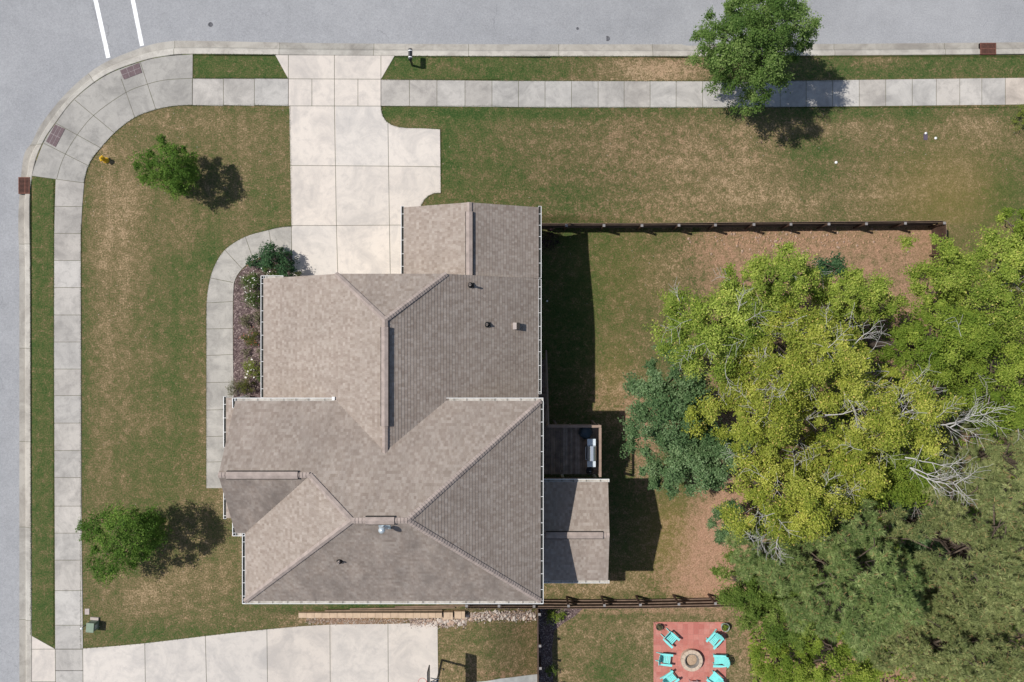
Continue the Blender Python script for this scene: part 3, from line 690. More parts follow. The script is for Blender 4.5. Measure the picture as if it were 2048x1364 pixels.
WT('green_tree',1898,545,8.0,76,76,2.8,37,0.43,472,0.103,F4G,'yellow green crown at the corner of the upper fence','tree',YL,root=(1905,700),seed=42,dead=1,trunk_r=.14)
WT('yellowing_tree',2030,560,10.5,90,110,3.6,58,0.49,472,0.106,F4G,'yellow green tree cut by the right edge below the lawn','tree',YL,root=(2030,650),seed=43,dead=4,trunk_r=.2)
WT('green_tree',2030,770,9.5,90,120,3.4,62,0.49,488,0.106,F5,'mid green tree cut by the right edge above the olive pine',seed=44,dead=3,trunk_r=.2)
WT('yellowing_tree',1720,590,8.0,95,55,2.8,43,0.43,456,0.099,F4G,'low yellow green crown along the top of the wood','tree',YL,root=(1700,690),seed=45,dead=3,trunk_r=.15)
WT('green_tree',1800,950,6.5,110,85,2.6,52,0.49,456,0.112,F5,'shaded green tree below the bleached branches',seed=46,trunk_r=.18,dead=1)
WT('green_tree',1850,1050,4.0,80,90,2.2,37,0.49,409,0.112,F3,'dark green understorey tree in the gap between the pines',seed=47,trunk_r=.14)
WT('yellowing_tree',2058,445,8.0,28,40,2.4,13,0.41,378,0.103,F5,'green branch tip entering at the right edge beside the lawn','tree',YL,root=(2075,560),seed=48,trunk_r=.14)
pine(1728,1180,11.0,150,150,5.6,107,0.51,15,F6,'large grey green pine above the patio',seed=51)
pine(1560,1130,8.0,90,70,3.8,46,0.45,13,F6,'smaller grey green pine left of the large one',seed=52)
pine(2000,1130,12.5,122,195,5.6,133,0.54,15,F7,'broad olive pine filling the right edge',seed=53)
pine(1895,1305,10.5,125,95,5.0,86,0.51,14,F7,'olive pine at the bottom right corner of the wood',seed=54)
pine(2050,930,9.5,90,110,5.0,54,0.51,14,F7,'olive pine at the right edge beside the mid green trees',seed=55)
pine(2030,1330,11.0,110,110,5.0,70,0.51,14,F7,'olive pine in the very corner of the photo',seed=56)
pine(1420+240,1120,7.0,60,80,3.8,32,0.42,13,F6,'small grey green pine between the yellow crown and the large pine',seed=57)
WT('fine_leaved_tree',1500,1185,4.0,62,85,2.6,36,.45,560,.10,F8,'fine leaved bright green tree at the end of the lower fence',seed=61,trunk_r=.12)
WT('fine_leaved_tree',1570,1240,4.5,80,70,2.6,32,.5,520,.105,F8,'fine leaved bright green tree right of the patio',seed=62,trunk_r=.12)
WT('green_tree',1575,1335,3.4,78,58,2.0,37,0.37,441,0.093,F5,'round leafy tree at the bottom edge right of the patio',seed=63,trunk_r=.1)
WT('green_tree',1690,1325,4.6,125,68,2.4,52,0.41,472,0.096,F5,'leafy bright green tree at the bottom edge below the large pine',seed=64,trunk_r=.12,dead=2)
WT('evergreen_sapling',1672,535,5.0,26,24,2.0,9,.4,230,.14,F9,'small dark evergreen showing between yellow green crowns',seed=65,trunk_r=.07)
# undergrowth beneath the wood
n_=26000; px_=rng.uniform(1500,2120,n_); py_=rng.uniform(560,1420,n_); keep=((px_+.25*(py_-560)>1600)|((px_>1535)&(py_>1240)))&~((py_<620)&(px_<1860)); px_=px_[keep];py_=py_[keep]
cl=rng.uniform(0,1,len(px_)); xx=(px_-CX)*52/F; yy=(CY-py_)*52/F; zz=-2.5+1.6*np.abs(np.sin(xx*1.3+np.sin(yy*.9)*2)*np.sin(yy*1.1+xx*.4))*cl
P_=np.stack([xx,yy,zz],1); nr_=unit(len(P_),1.5); o=quadmesh('undergrowth',leafquads(P_,rng.uniform(.14,.3,len(P_)),nr_),F5); o['kind']='stuff'; o['label']='low green undergrowth covering the floor of the wood'
# ---------------------------------------------------------------- the house
ES,EN=6.6,3.4
house=thing('house',(-6,-4,0),'large brown shingled house with many roof planes beside the driveway','house')
HO=Vector((-6,-4,0))
def hb(mb,name,mats,parent=None):
    o=mb.build(name,mats)
    if parent is None: o.parent=house; o.location=-HO
    else: o.parent=parent
    return o
def slope(mb,uvs,stn,poly,t=.013,course=.17,stain=0.,skirt=.16,trim=1):
    P=[Vector(p) for p in poly]; n=Vector((0,0,0))
    for i in range(len(P)):          # newell
        a=P[i];b=P[(i+1)%len(P)]; n+=Vector(((a.y-b.y)*(a.z+b.z),(a.z-b.z)*(a.x+b.x),(a.x-b.x)*(a.y+b.y)))
    n.normalize()
    if n.z<0: n=-n; P=P[::-1]
    u=Vector((0,0,1)).cross(n).normalized(); v=n.cross(u)
    if v.z<0: v=-v; u=-u
    o=P[0]; q=[((p-o).dot(u),(p-o).dot(v)) for p in P]
    d0=[(p-o).dot(n) for p in P]
    vmin=min(a[1] for a in q); vmax=max(a[1] for a in q); u0,v0=rnd.uniform(0,50),-vmin+math.floor(rnd.uniform(5,60))*course
    k=0; vv=vmin
    def w3(a,b,off): return o+u*a+v*b+n*off
    while vv<vmax-1e-4:
        ve=min(vv+course,vmax); c=clip(clip(q,1,vv,True),1,ve,False)
        if len(c)>=3 and abs(area(c))>1e-5:
            mb.poly([w3(a,b,t*(1-(b-vv)/course)) for a,b in c],0); uvs.append([(a+u0,b+v0+.002) for a,b in c]); stn.append(stain)
            low=[p for p in c if abs(p[1]-vv)<1e-5]
            if len(low)>=2:
                a0=min(p[0] for p in low); a1=max(p[0] for p in low)
                mb.poly([w3(a0,vv,-.004),w3(a1,vv,-.004),w3(a1,vv,t),w3(a0,vv,t)],0); uvs.append([(a0+u0,vv+v0),(a1+u0,vv+v0),(a1+u0,vv+v0),(a0+u0,vv+v0)]); stn.append(stain)
        vv=ve
    if skirt:
        for i in range(len(P)):
            a=P[i];b=P[(i+1)%len(P)]
            mb.poly([a,a-Vector((0,0,skirt)),b-Vector((0,0,skirt)),b],trim); uvs.append([(0,0)]*4); stn.append(0)
        mb.poly([p-Vector((0,0,skirt)) for p in P][::-1],trim); uvs.append([(0,0)]*len(P)); stn.append(0)
def roofobj(name,faces,parent=house):
    mb=MB();uvs=[];stn=[]
    for f,st in faces: slope(mb,uvs,stn,f,stain=st)
    me=bpy.data.meshes.new(name); me.from_pydata([tuple(p) for p in mb.v],[],mb.f); me.materials.append(M['shingle']); me.materials.append(M['soffit'])
    me.polygons.foreach_set('material_index',mb.m); uvl=me.uv_layers.new(name='uv')
    flat=[c for f in uvs for p in f for c in p]; uvl.data.foreach_set('uv',flat)
    at=me.attributes.new('stain','FLOAT','FACE'); at.data.foreach_set('value',stn); me.update()
    o=bpy.data.objects.new(name,me); link(o,parent)
    if parent is house: o.location=-HO
    return o
# key points
xE=1.455
A1=(-4.82,-8.28,10.8);A2=(-7.40,-8.28,10.8)
sl_n=4.2/5.22
g_r=9.30; gx0=-14.06
WXe=-13.63
gj=(-9.7,-6.42,9.30)                 # front gable ridge meets the west hip plane
NWc=(-14.12,-3.06,ES);NEc=(xE,-3.06,ES);SEc=(xE,-13.27,ES);SWc=(WXe,-13.27,ES)
gv=(-13.62,-9.80,ES)                 # valley foot
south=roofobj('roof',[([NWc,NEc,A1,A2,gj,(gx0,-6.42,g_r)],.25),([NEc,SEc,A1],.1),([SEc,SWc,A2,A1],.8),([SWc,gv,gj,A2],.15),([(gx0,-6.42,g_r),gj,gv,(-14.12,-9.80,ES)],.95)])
NRn=(-6.2,1.03,8.5);NRs=(-6.2,-6.2,8.5)
Jw=(-8.99,3.43,6.58);Je=(-3.36,3.43,6.58)
NW=(-13.62,3.43,EN);NE=(xE,3.43,EN)
north=roofobj('roof',[([NW,Jw,NRn,NRs,(-13.62,-6.0,EN)],.12),([NE,(xE,-5.8,EN),NRs,NRn,Je],.12),([Jw,Je,NRn],.2)])
GR=(-2.235,7.26,5.5)
garage=roofobj('roof',[([(-5.93,7.33,EN),GR,(-2.235,2.7,5.5),(-5.93,2.7,EN)],.12),([(xE,7.33,EN),(xE,3.44,EN),(-2.235,3.44,5.5),GR],.15)])
PR=4.2
porch=roofobj('roof',[([(1.12,-7.76,3.2),(5.29,-7.76,3.2),(5.25,-10.46,PR),(1.12,-10.46,PR)],.15),([(1.12,-10.46,PR),(5.25,-10.46,PR),(5.29,-13.18,3.2),(1.12,-13.18,3.2)],.35)])
pent=roofobj('roof',[([(-15.72,-3.12,3.25),(-13.2,-3.12,4.3),(-13.2,-9.72,4.3),(-15.72,-9.72,3.25)],.1)])
# ridge and hip caps
def capline(a,b,parent,wd=.27,step=.16,th=.02):
    a=Vector(a);b=Vector(b);d=(b-a);L=d.length;d.normalize(); s=d.cross(Vector((0,0,1))).normalized(); up=s.cross(d).normalized()
    mb=MB(); n=int(L/step); n=max(n,1)
    for i in range(n):
        p=a+d*(i*L/n);q=a+d*((i+1)*L/n)+d*.01; h0=.065+th;h1=.055
        e=wd/2; jj=rnd.uniform(-.004,.004)
        vs=[p-s*e+up*(h0-.075),p+up*(h0+jj),p+s*e+up*(h0-.075),q-s*e+up*(h1-.075),q+up*(h1+jj),q+s*e+up*(h1-.075)]
        mb.add(vs,[(0,1,4,3),(1,2,5,4)],0)
    o=mb.build('hip_cap',M['cap']); o.parent=parent; return o
for a,b in ((NEc,A1),(SEc,A1),(SWc,A2),(gj,A2),(A1,A2),(gj,(gx0,-6.42,g_r))): capline(a,b,south)
for a,b in ((Jw,NRn),(Je,NRn),(NRn,NRs)): capline(a,b,north)
capline(GR,(-2.235,3.44,5.5),garage); capline((5.25,-10.46,PR),(1.45,-10.46,PR),porch)
def rvent(p,q,parent,wd=.34,ht=.11,drop=.06):
    p=Vector(p);q=Vector(q);d=(q-p).normalized();s=d.cross(Vector((0,0,1))).normalized(); mb=MB()
    e=wd/2; z0=Vector((0,0,.02)); 
    for m,h0,h1,k in ((1,-.08,.035,1.22),(0,.057,.075,1.0)):  # wider dark under-plate paints shade lines along both sides of the vent
        a=[p-s*e*k,p,p+s*e*k,q-s*e*k,q,q+s*e*k]
        t=[x+Vector((0,0,ht+h1-.06-(drop if i%3!=1 else 0))) for i,x in enumerate(a)]; bt=[x+Vector((0,0,ht+h0-.06-(drop if i%3!=1 else 0))) for i,x in enumerate(a)]
        mb.add(t+bt,[(0,1,4,3),(1,2,5,4),(0,3,9,6),(2,8,11,5),(0,6,7,1),(1,7,8,2),(3,4,10,9),(4,5,11,10)],m)
    o=mb.build('ridge_vent',[M['cap'],M['flash_shade']]); o.parent=parent; return o
def onridge(px1,py1,px2,py2,z): return PZ(px1,py1,z),PZ(px2,py2,z)
for (a,b,pz,par) in (((770,654),(771,852),8.5,north),((937,423),(937,551),5.5,garage),((453,953),(596,953),g_r,south),((731,1040),(789,1040),10.8,south),((1092,1071),(1206,1071),PR,porch)):
    p=PZ(*a,pz);q=PZ(*b,pz)
    if par is north: p.x=q.x=-6.2
    if par is garage: p.x=q.x=-2.235
    if abs(p.y-q.y)<.01: p.y=q.y={g_r:-6.42,10.8:-8.28,PR:-10.46}[pz]
    rvent(p,q,par,ht=.15 if par is north else .11)
# gutters
def gutter(a,b,out,parent,strap=.72,wd=.125):
    a=Vector(a);b=Vector(b);o=Vector(out).normalized(); d=(b-a).normalized(); L=(b-a).length; mb=MB()
    z=Vector((0,0,1)); i0=a+o*.004; 
    pr=[(0,.0),(0,-.11),(wd,-.11),(wd,.0),(wd+.024,.0),(wd+.024,-.125),(-.012,-.125),(-.012,0)]
    n=len(pr)
    vs=[i0+o*u+z*w_ for u,w_ in pr]+[i0+o*u+z*w_+d*L for u,w_ in pr]
    fs=[(i,(i+1)%n,(i+1)%n+n,i+n) for i in range(n)]+[tuple(range(n)),tuple(range(n,2*n))[::-1]]
    mb.add(vs,fs,0); mb.add([i0+o*.002-z*.085,i0+o*(wd-.002)-z*.085,i0+o*(wd-.002)-z*.085+d*L,i0+o*.002-z*.085+d*L],[(0,1,2,3)],1 if abs(o.x)>.5 else 2)  # dark sheet paints the inner shade of east and west gutters
    for e in (0,L-.012): mb.add([i0+d*e+o*x+z*y+d*k for k in (0,.012) for x,y in ((0.002,-.105),(wd-.002,-.105),(wd-.002,-.001),(0.002,-.001))],[(0,1,2,3),(4,5,6,7),(3,2,6,7)],0)
    k=strap*.6
    while k<L-.1:
        p=i0+d*k-z*.012; mb.add([p-o*.0-d*.011,p+o*wd-d*.011,p+o*wd+d*.011,p-o*.0+d*.011],[(0,1,2,3)],0 if abs(o.x)>.5 else 1); k+=strap*rnd.uniform(.85,1.15)
    ob=mb.build('gutter',[M['white'],M['gutshade'],M['gutin']]); ob.parent=parent; return ob
X_,Y_=(1,0,0),(0,1,0); nX,nY=(-1,0,0),(0,-1,0)
gutter((xE,-3.05,ES),(xE,-13.4,ES),X_,south); gutter((xE+.14,-13.275,ES),(-13.77,-13.275,ES),nY,south)
gutter((WXe,-9.83,ES),(WXe,-13.4,ES),nX,south); gutter((-3.4,-3.055,ES),(xE+.14,-3.055,ES),Y_,south); gutter((-14.17,-3.055,ES),(-8.8,-3.055,ES),Y_,south)
gutter((-14.13,-9.08,ES),(-14.13,-9.95,ES),nX,south); gutter((-14.26,-9.81,ES),(-13.64,-9.81,ES),nY,south,.3); gutter((-14.13,-3.42,ES),(-14.13,-2.92,ES),nX,south)
gutter((-13.625,3.58,EN),(-13.625,-3.1,EN),nX,north); gutter((-13.77,3.435,EN),(-12.55,3.435,EN),Y_,north,.5)
gutter((xE+.005,3.4,EN),(xE+.005,-2.9,EN),X_,north); gutter((xE+.005,7.4,EN),(xE+.005,3.45,EN),X_,garage); gutter((-5.935,7.4,EN),(-5.935,3.5,EN),nX,garage)
gutter((1.6,-7.755,3.2),(5.36,-7.755,3.2),Y_,porch); gutter((1.6,-13.185,3.2),(5.36,-13.185,3.2),nY,porch)
gutter((-15.725,-3.05,3.25),(-15.725,-5.85,3.25),nX,pent); gutter((-15.725,-8.15,3.25),(-15.725,-9.78,3.25),nX,pent,.9)
# downspout elbow over the front gutter
mb=MB(); p=PZ(667,799,6.62); mb.box((p.x-.06,p.y-.03,p.z-.2),(p.x+.07,p.y+.14,p.z+.06),0); mb.box((p.x-.045,p.y-.015,p.z+.06),(p.x+.055,p.y+.125,p.z+.063),0)
o=mb.build('downspout',M['white']); o.parent=south
for (x0,x1) in ((675,677.5),): 
    mb=MB(); p=PZ(676,801,6.62); mb.box((p.x-.03,p.y-.05,p.z-.1),(p.x+.03,p.y+.05,p.z+.03),0); o=mb.build('end_cap',M['flash_shade']); o.parent=south
# walls
def wallbox(x0,x1,y0,y1,z0,z1,name='wall'):
    mb=MB(); mb.box((x0,y0,z0),(x1,y1,z1)); return hb(mb,name,M['siding'])
wall_s=wallbox(-13.2,1.1,-12.9,-3.45,-2.8,ES-.2); wall_n=wallbox(-13.2,1.08,-3.44,3.05,-2.8,EN-.2); wall_g=wallbox(-5.55,1.06,3.06,6.95,-2.8,EN-.2)
mb=MB(); y=3.05
mb.add([(-13.2,y,EN-.2),(-9.1,y,6.05),(-3.3,y,6.05),(1.08,y,EN-.2),(-13.2,y-.1,EN-.2),(-9.1,y-.1,6.05),(-3.3,y-.1,6.05),(1.08,y-.1,EN-.2)],[(0,1,2,3),(7,6,5,4)],0); hb(mb,'gable_wall',M['siding'])
mb=MB(); y=6.95; mb.add([(-5.55,y,EN-.2),(-2.235,y,5.1),(1.06,y,EN-.2),(-5.55,y-.1,EN-.2),(-2.235,y-.1,5.1),(1.06,y-.1,EN-.2)],[(0,1,2),(5,4,3)],0); hb(mb,'gable_wall',M['siding'])
mb=MB(); x=-13.7; mb.box((x,-9.35,-.1),(-13.21,-3.46,ES-.2)); mb.add([(x,-9.35,ES-.19),(x,-3.46,ES-.19),(x,-6.42,8.9)],[(0,1,2)],0); hb(mb,'gable_wall',M['siding'])
mb=MB(); x=5.0; mb.add([(x,-8.0,2.95),(x,-12.95,2.95),(x,-10.46,3.95)],[(0,1,2)],0); mb.box((1.11,-12.95,2.7),(5.0,-12.85,2.95)); mb.box((1.11,-8.1,2.7),(5.0,-8.0,2.95)); mb.box((4.9,-12.84,2.7),(5.0,-8.11,2.95)); hb(mb,'porch_beam',M['soffit'])
mb=MB(); mb.box((1.12,-12.98,.35),(5.03,-7.97,.6)); hb(mb,'porch_floor',M['deck'])
for x,y in ((4.9,-12.9),(4.9,-8.05),(4.9,-10.46),(1.25,-12.9),(3.0,-12.9),(3.0,-8.05)):
    mb=MB(); mb.box((x-.07,y-.07,-2.65),(x+.07,y+.07,2.7)); hb(mb,'porch_post',M['soffit'])
for x,y in ((-15.5,-3.3),(-15.5,-6.4),(-15.5,-9.5)):
    mb=MB(); mb.box((x-.1,y-.1,-.05),(x+.1,y+.1,3.05)); hb(mb,'porch_post',M['soffit'])
mb=MB(); mb.box((-15.7,-9.7,-.3),(-13.71,-3.15,.08)); hb(mb,'porch_floor',M['conc']) if False else None
def window(p0,p1,axis,parent,out):
    # rect in plane: axis 'x' -> plane at x=out
    mb=MB(); a,z0=p0;b,z1=p1; s=1 if out>0 or axis=='yp' else -1
    mb=MB()
    if axis=='x': 
        mb.box((min(out,out+.04*s),a,z0),(max(out,out+.04*s),b,z1)); f=mb.build('window',M['soffit']); f.parent=parent
        g=MB(); g.box((min(out+.041*s,out+.05*s),a+.07,z0+.07),(max(out+.041*s,out+.05*s),b-.07,z1-.07)); 
    else:
        s=1 if out>0 else -1
        mb.box((a,min(out,out+.04*s),z0),(b,max(out,out+.04*s),z1)); f=mb.build('window',M['soffit']); f.parent=parent
        g=MB(); g.box((a+.07,min(out+.041*s,out+.05*s),z0+.07),(b-.07,max(out+.041*s,out+.05*s),z1-.07))
    q=g.build('pane',M['glass']); q.parent=f; f.location=(0,0,0)
    return f
def win_on(a,z0,b,z1,axis,out):
    f=window((a,z0),(b,z1),axis,house,out); f.location=-HO
for (a,b) in ((-12,-10.8),(-6.5,-5.2)): win_on(a,4.0,b,5.5,'x',1.1)
for (a,b) in ((-2.6,-1.2),(.6,2.0),(4.4,5.6)): win_on(a,1.0,b,2.5,'x',1.1)
for (a,b) in ((-12,-10.8),(-1.8,-.4),(.8,2.2)): win_on(a,1.0,b,2.5,'x',-13.2)
for (a,b) in ((-9.5,-8.2),(-3.5,-2.2)): win_on(a,4.2,b,5.6,'y',-12.9)
mb=MB(); mb.box((-11.7,3.051,.0),(-6.8,3.12,2.3)); hb(mb,'garage_door',M['soffit'])
mb=MB(); mb.box((-13.76,-7.2,.1),(-13.701,-6.2,2.2)); hb(mb,'door',M['door'])
# roof fittings
pN=lambda x,y: 8.5-(x+6.2)*5.1/7.655
pS=lambda x,y: 6.6+(y+13.27)*4.2/4.99
def ventpipe(px,py,fn,parent,h=.32,r=.055):
    p=PX(px,py,fn,h); p.z=float(fn(p.x,p.y)); mb=MB()
    mb.lathe(p,[(.16,-.06),(.15,.05),(.085,.10),(.08,.16)],14,1); mb.lathe(p,[(r,0),(r,h),(r*.7,h),(r*.7,h-.08)],12,0)
    mb.box((p.x-.14,p.y-.14,p.z-.12),(p.x+.18,p.y+.14,p.z-.1),1)
    o=mb.build('vent_pipe',[M['ochre'],M['rubber']]); o.parent=parent
ventpipe(940,569,pN,north,.55); ventpipe(974,649,pN,north,.3); ventpipe(676,1126,pS,south,.4)
p=PX(1032,652,pN,.2); mb=MB(); mb.box((p.x-.16,p.y-.17,p.z-.3),(p.x+.14,p.y+.17,p.z+.02),0); mb.box((p.x-.17,p.y-.18,p.z+.02),(p.x+.03,p.y+.18,p.z+.045),0); mb.box((p.x+.035,p.y-.185,p.z-.1),(p.x+.2,p.y+.185,p.z+.03),1)
o=mb.build('box_vent',[M['ochre'],M['flash_shade']]); o.parent=north
p=PX(769,1054,pS,.05); mb=MB(); sl=4.2/4.99
x0,x1,y0,y1=p.x-.27,p.x+.28,p.y-.12,p.y+.2
mb.add([(x0,y0,pS(0,y0)+.04),(x1,y0,pS(0,y0)+.04),(x1,y1,pS(0,y1)+.04),(x0,y1,pS(0,y1)+.04)],[(0,1,2,3)],0)
q=Vector((p.x,p.y+.03,pS(0,p.y+.03))); mb.lathe(q,[(.16,0),(.07,.15),(.07,.75),(.15,.76),(.15,.9),(.03,.96),(.0,.97)],16,0)
o=mb.build('flue_cap',M['galv']); o.parent=south

# ---------------------------------------------------------------- deck
DZ=.6
deck=thing('deck',(3.0,-6.3,-2.6),'raised dark wooden deck with reddish rail and stairs behind the house','deck')
def db(mb,name,mats):
    o=mb.build(name,mats); o.parent=deck; o.location=(-3.0,6.3,2.6); return o
dx1=5.02; y0,y1=-7.74,-4.86
mb=MB(); x=1.12
while x<dx1-.05: mb.box((x,y0,DZ-.04),(x+.128,y1,DZ+rnd.uniform(-.003,.003)),rnd.randrange(3)); x+=.142
db(mb,'floor',[M['deck'],M['deck2'],M['deck3']])
mb=MB(); mb.box((1.12,y1-.05,DZ-.3),(dx1,y1,DZ-.045)); mb.box((dx1-.05,y0,DZ-.3),(dx1,y1-.06,DZ-.045)); mb.box((1.12,y0,DZ-.3),(1.17,y1-.06,DZ-.045)); db(mb,'frame',M['deck'])
for x,y in ((dx1-.1,y1-.1),(dx1-.1,y0+.1),(2.6,y1-.1)): mb=MB(); mb.box((x-.07,y-.07,-2.65),(x+.07,y+.07,DZ-.3)); db(mb,'post',M['deck'])
top=[((2.02,y1+.0,DZ+1.0),(dx1+.06,y1+.0,DZ+1.0)),((dx1,y1-.08,DZ+1.0),(dx1,y0,DZ+1.0))]
for a,b in top: mb=MB(); mb.beam(a,b,.14,.04); db(mb,'top_rail',M['rail'])
for a,b in top:
    a=Vector(a)-Vector((0,0,.06));b=Vector(b)-Vector((0,0,.06)); mb=MB(); mb.beam(a,b,.04,.06); mb.beam(a-Vector((0,0,.78)),b-Vector((0,0,.78)),.04,.06); L=(b-a).length;d=(b-a).normalized();k=.06
    while k<L: p=a+d*k; mb.box((p.x-.018,p.y-.018,DZ+.14),(p.x+.018,p.y+.018,DZ+.93)); k+=.13
    db(mb,'baluster_panel',M['rail'])
for x,y in ((dx1,y1),(dx1,(y0+y1)/2),(dx1,y0+.06),(3.4,y1),(2.02,y1)): mb=MB(); mb.box((x-.045,y-.045,DZ-.3),(x+.045,y+.045,DZ+.975)); db(mb,'rail_post',M['rail'])
# stairs down along the wall
ns=15; ya=y1; yb=-1.2
for i in range(ns):
    z=DZ-(i+1)*(3.0/ (ns)); y=ya+(yb-ya)*(i)/ns
    mb=MB(); mb.box((1.2,y+.02,z-.04),(2.0,y+.27,z)); db(mb,'stair_tread',M['deck'])
for x in (1.16,2.03): mb=MB(); mb.beam((x,ya,DZ-.25),(x,yb,-2.5),.05,.25); db(mb,'stringer',M['deck'])
mb=MB(); mb.beam((2.08,ya,DZ+.95),(2.08,yb+.6,-1.55),.09,.05); db(mb,'handrail',M['rail'])
for i in range(5):
    t=i/4; y=ya+(yb+.6-ya)*t; z=DZ+.95+(-1.55-DZ-.95)*t; mb=MB(); mb.box((2.04,y-.04,z-1.1),(2.12,y+.04,z-.03)); db(mb,'rail_post',M['rail'])
# grill
gp=PZ(1183,906,DZ+.9); gr=thing('grill',(gp.x,gp.y,DZ),'stainless steel barbecue grill with side shelves by the deck rail','grill')
def loc(mb,name,mat,par): o=mb.build(name,mat); o.parent=par; return o
mb=MB(); pr=[(-.26,.0),(-.26,.10),(-.20,.24),(-.08,.31),(.08,.31),(.20,.24),(.26,.10),(.26,0)]
vs=[(a,-.42,.9+b) for a,b in pr]+[(a,.42,.9+b) for a,b in pr]; n=len(pr)
mb.add(vs,[(i,i+n,(i+1)+n,i+1) for i in range(n-1)]+[tuple(range(n)),tuple(range(n,2*n))[::-1]],0); loc(mb,'lid',M['steel'],gr)
mb=MB(); mb.tube([(-.27,-.36,1.0),(-.34,-.36,1.0),(-.34,.36,1.0),(-.27,.36,1.0)],.014,6); loc(mb,'handle',M['steel'],gr)
mb=MB(); mb.box((-.25,-.40,.1),(.25,.40,.88)); loc(mb,'cabinet',M['black'],gr)
for s in (-1,1): mb=MB(); mb.box((-.24,min(s*.43,s*.80),.85),(.24,max(s*.43,s*.80),.89)); loc(mb,'side_shelf',M['steel2'],gr)
for x in (-.2,.2):
    for y in (-.35,.35): mb=MB(); mb.lathe((x,y,0),[(0,0),(.05,0),(.05,.09),(0,.1)],10); loc(mb,'wheel',M['rubber'],gr)
p=PZ(1173,866,DZ+.8); t=thing('covered_table',(p.x,p.y,DZ),'dark blue vinyl covered round item in the deck corner behind the grill','covered item')
mb=MB(); mb.lathe((0,0,0),[(.40,.0),(.40,.25),(.36,.62),(.34,.72),(.22,.80),(.0,.84)],18); o=loc(mb,'cover',M['vinyl'],t)
for v in o.data.vertices:
    k=1+.07*math.sin(v.co.z*9+math.atan2(v.co.y,v.co.x)*4); v.co.x*=k; v.co.y*=k
mb=MB(); mb.add([(.06,.1,.82),(.30,.16,.66),(.22,-.22,.72),(.12,-.15,.80)],[(0,3,2,1)],0); mb.box((.1,-.05,.60),(.2,.05,.72)); loc(mb,'flap',M['post'],t)
p=PZ(1180,942,DZ+.6); t=thing('kettle_grill',(p.x,p.y,DZ),'small black kettle grill on the deck next to the porch roof','grill')
mb=MB(); mb.lathe((0,0,.55),[(0,-.18),(.16,-.12),(.24,0),(.24,.02),(.2,.12),(.1,.2),(.03,.22)],18); loc(mb,'bowl',M['black'],t)
mb=MB(); mb.tube([(-.04,0,.77),(-.04,0,.82),(.04,0,.82),(.04,0,.77)],.012,5); loc(mb,'handle',M['steel'],t)
for a in range(3):
    c,s=math.cos(a*2.1),math.sin(a*2.1); mb=MB(); mb.tube([(.12*c,.12*s,.45),(.26*c,.26*s,0)],.012,5); loc(mb,'leg',M['black'],t)

# ---------------------------------------------------------------- fences
def fence(name,tops,label,h=1.8,post_side=-1,posts=None,rails=True,lean=0,group=None):
    # tops: photo pixels of the fence top line; posts: pixel x (or y) of the post tops
    T=[PX(a,b,terr,h) for a,b in tops]; base=Vector((T[0].x,T[0].y,T[0].z-h)); t=thing(name,base,label,'fence',group)
    def fb(mb,nm,mats): o=mb.build(nm,mats); o.parent=t; o.location=-base; return o
    for a,b in zip(T[:-1],T[1:]):
        d=Vector((b.x-a.x,b.y-a.y,0)); L=d.length; d.normalize(); s=Vector((-d.y,d.x,0))*post_side
        mb=MB(); k=0
        while k<L:
            e=min(k+.14,L); t0=k/L; p=a.lerp(b,t0); q=a.lerp(b,e/L); hh=rnd.uniform(-.012,.012)
            zb0=float(terr(p.x,p.y)); p2=p-s*.01;q2=q-s*.01
            vs=[(p.x,p.y,zb0+.03),(q.x,q.y,zb0+.03),(q.x,q.y,q.z+hh),(p.x,p.y,p.z+hh)]
            vs+=[(x-s.x*.022,y-s.y*.022,z) for x,y,z in vs]
            mb.add(vs,[(0,1,2,3),(7,6,5,4),(0,3,7,4),(1,5,6,2)],0); mb.add([vs[3],vs[2],vs[6],vs[7]],[(0,1,2,3)],1); k+=.148
        fb(mb,'fence_panel',[M['fence'],M['fencetop']])
        for hz in (.35,.95,1.5):
            mb=MB(); m=max(1,int(L/2))
            for i in range(m):
                p=a.lerp(b,i/m)+s*.032;q=a.lerp(b,(i+1)/m)+s*.032
                p.z+= -h+hz;q.z+=-h+hz; mb.beam(p,q,.05,.09)
            fb(mb,'rail',M['fencetop'])
    for (pxx,pyy) in posts:
        p=PX(pxx,pyy,terr,h+.05); gz=float(terr(p.x,p.y)); mb=MB()
        # push the post to the rail side of the panel
        mb.box((p.x-.055,p.y-.055,gz-.1),(p.x+.055,p.y+.055,gz+h+.03),0); o=fb(mb,'post',[M['fence']])
        mb=MB(); mb.box((p.x-.075,p.y-.075,gz+h+.031),(p.x+.075,p.y+.075,gz+h+.055)); c=mb.build('post_cap',M['post']); c.parent=o
    return t
nt_=[(1078,447),(1300,447),(1500,445),(1700,443.5),(1890,442)]
fence('wooden_fence',nt_,'long dark wooden fence between the side lawn and the bare back yard',posts=[(1133,451),(1208,451),(1284,451),(1358,450.5),(1431,450),(1508,449),(1582,448.5),(1658,448),(1733,447.5),(1811,446.5),(1889,446)])
fence('wooden_fence',[(1892.5,443),(1894,500),(1896,560)],'short return of dark fence running into the tree crowns',posts=[(1891,505)],post_side=1)
st=[(931,1216),(1074,1216.5),(1140,1217),(1300,1216),(1500,1212)]
fence('wooden_fence',st,'dark wooden fence with wide gaps between the two back yards',posts=[(933,1212),(998,1212),(1068,1213),(1137,1212),(1209,1211),(1281,1210),(1358,1208.5),(1431,1207)],post_side=1)
fence('wooden_fence',[(1076,1219),(1076.5,1300),(1077,1420)],"dark fence at the left side of the neighbour's patio yard",posts=[(1079,1229),(1080,1292),(1081,1337)],post_side=1)

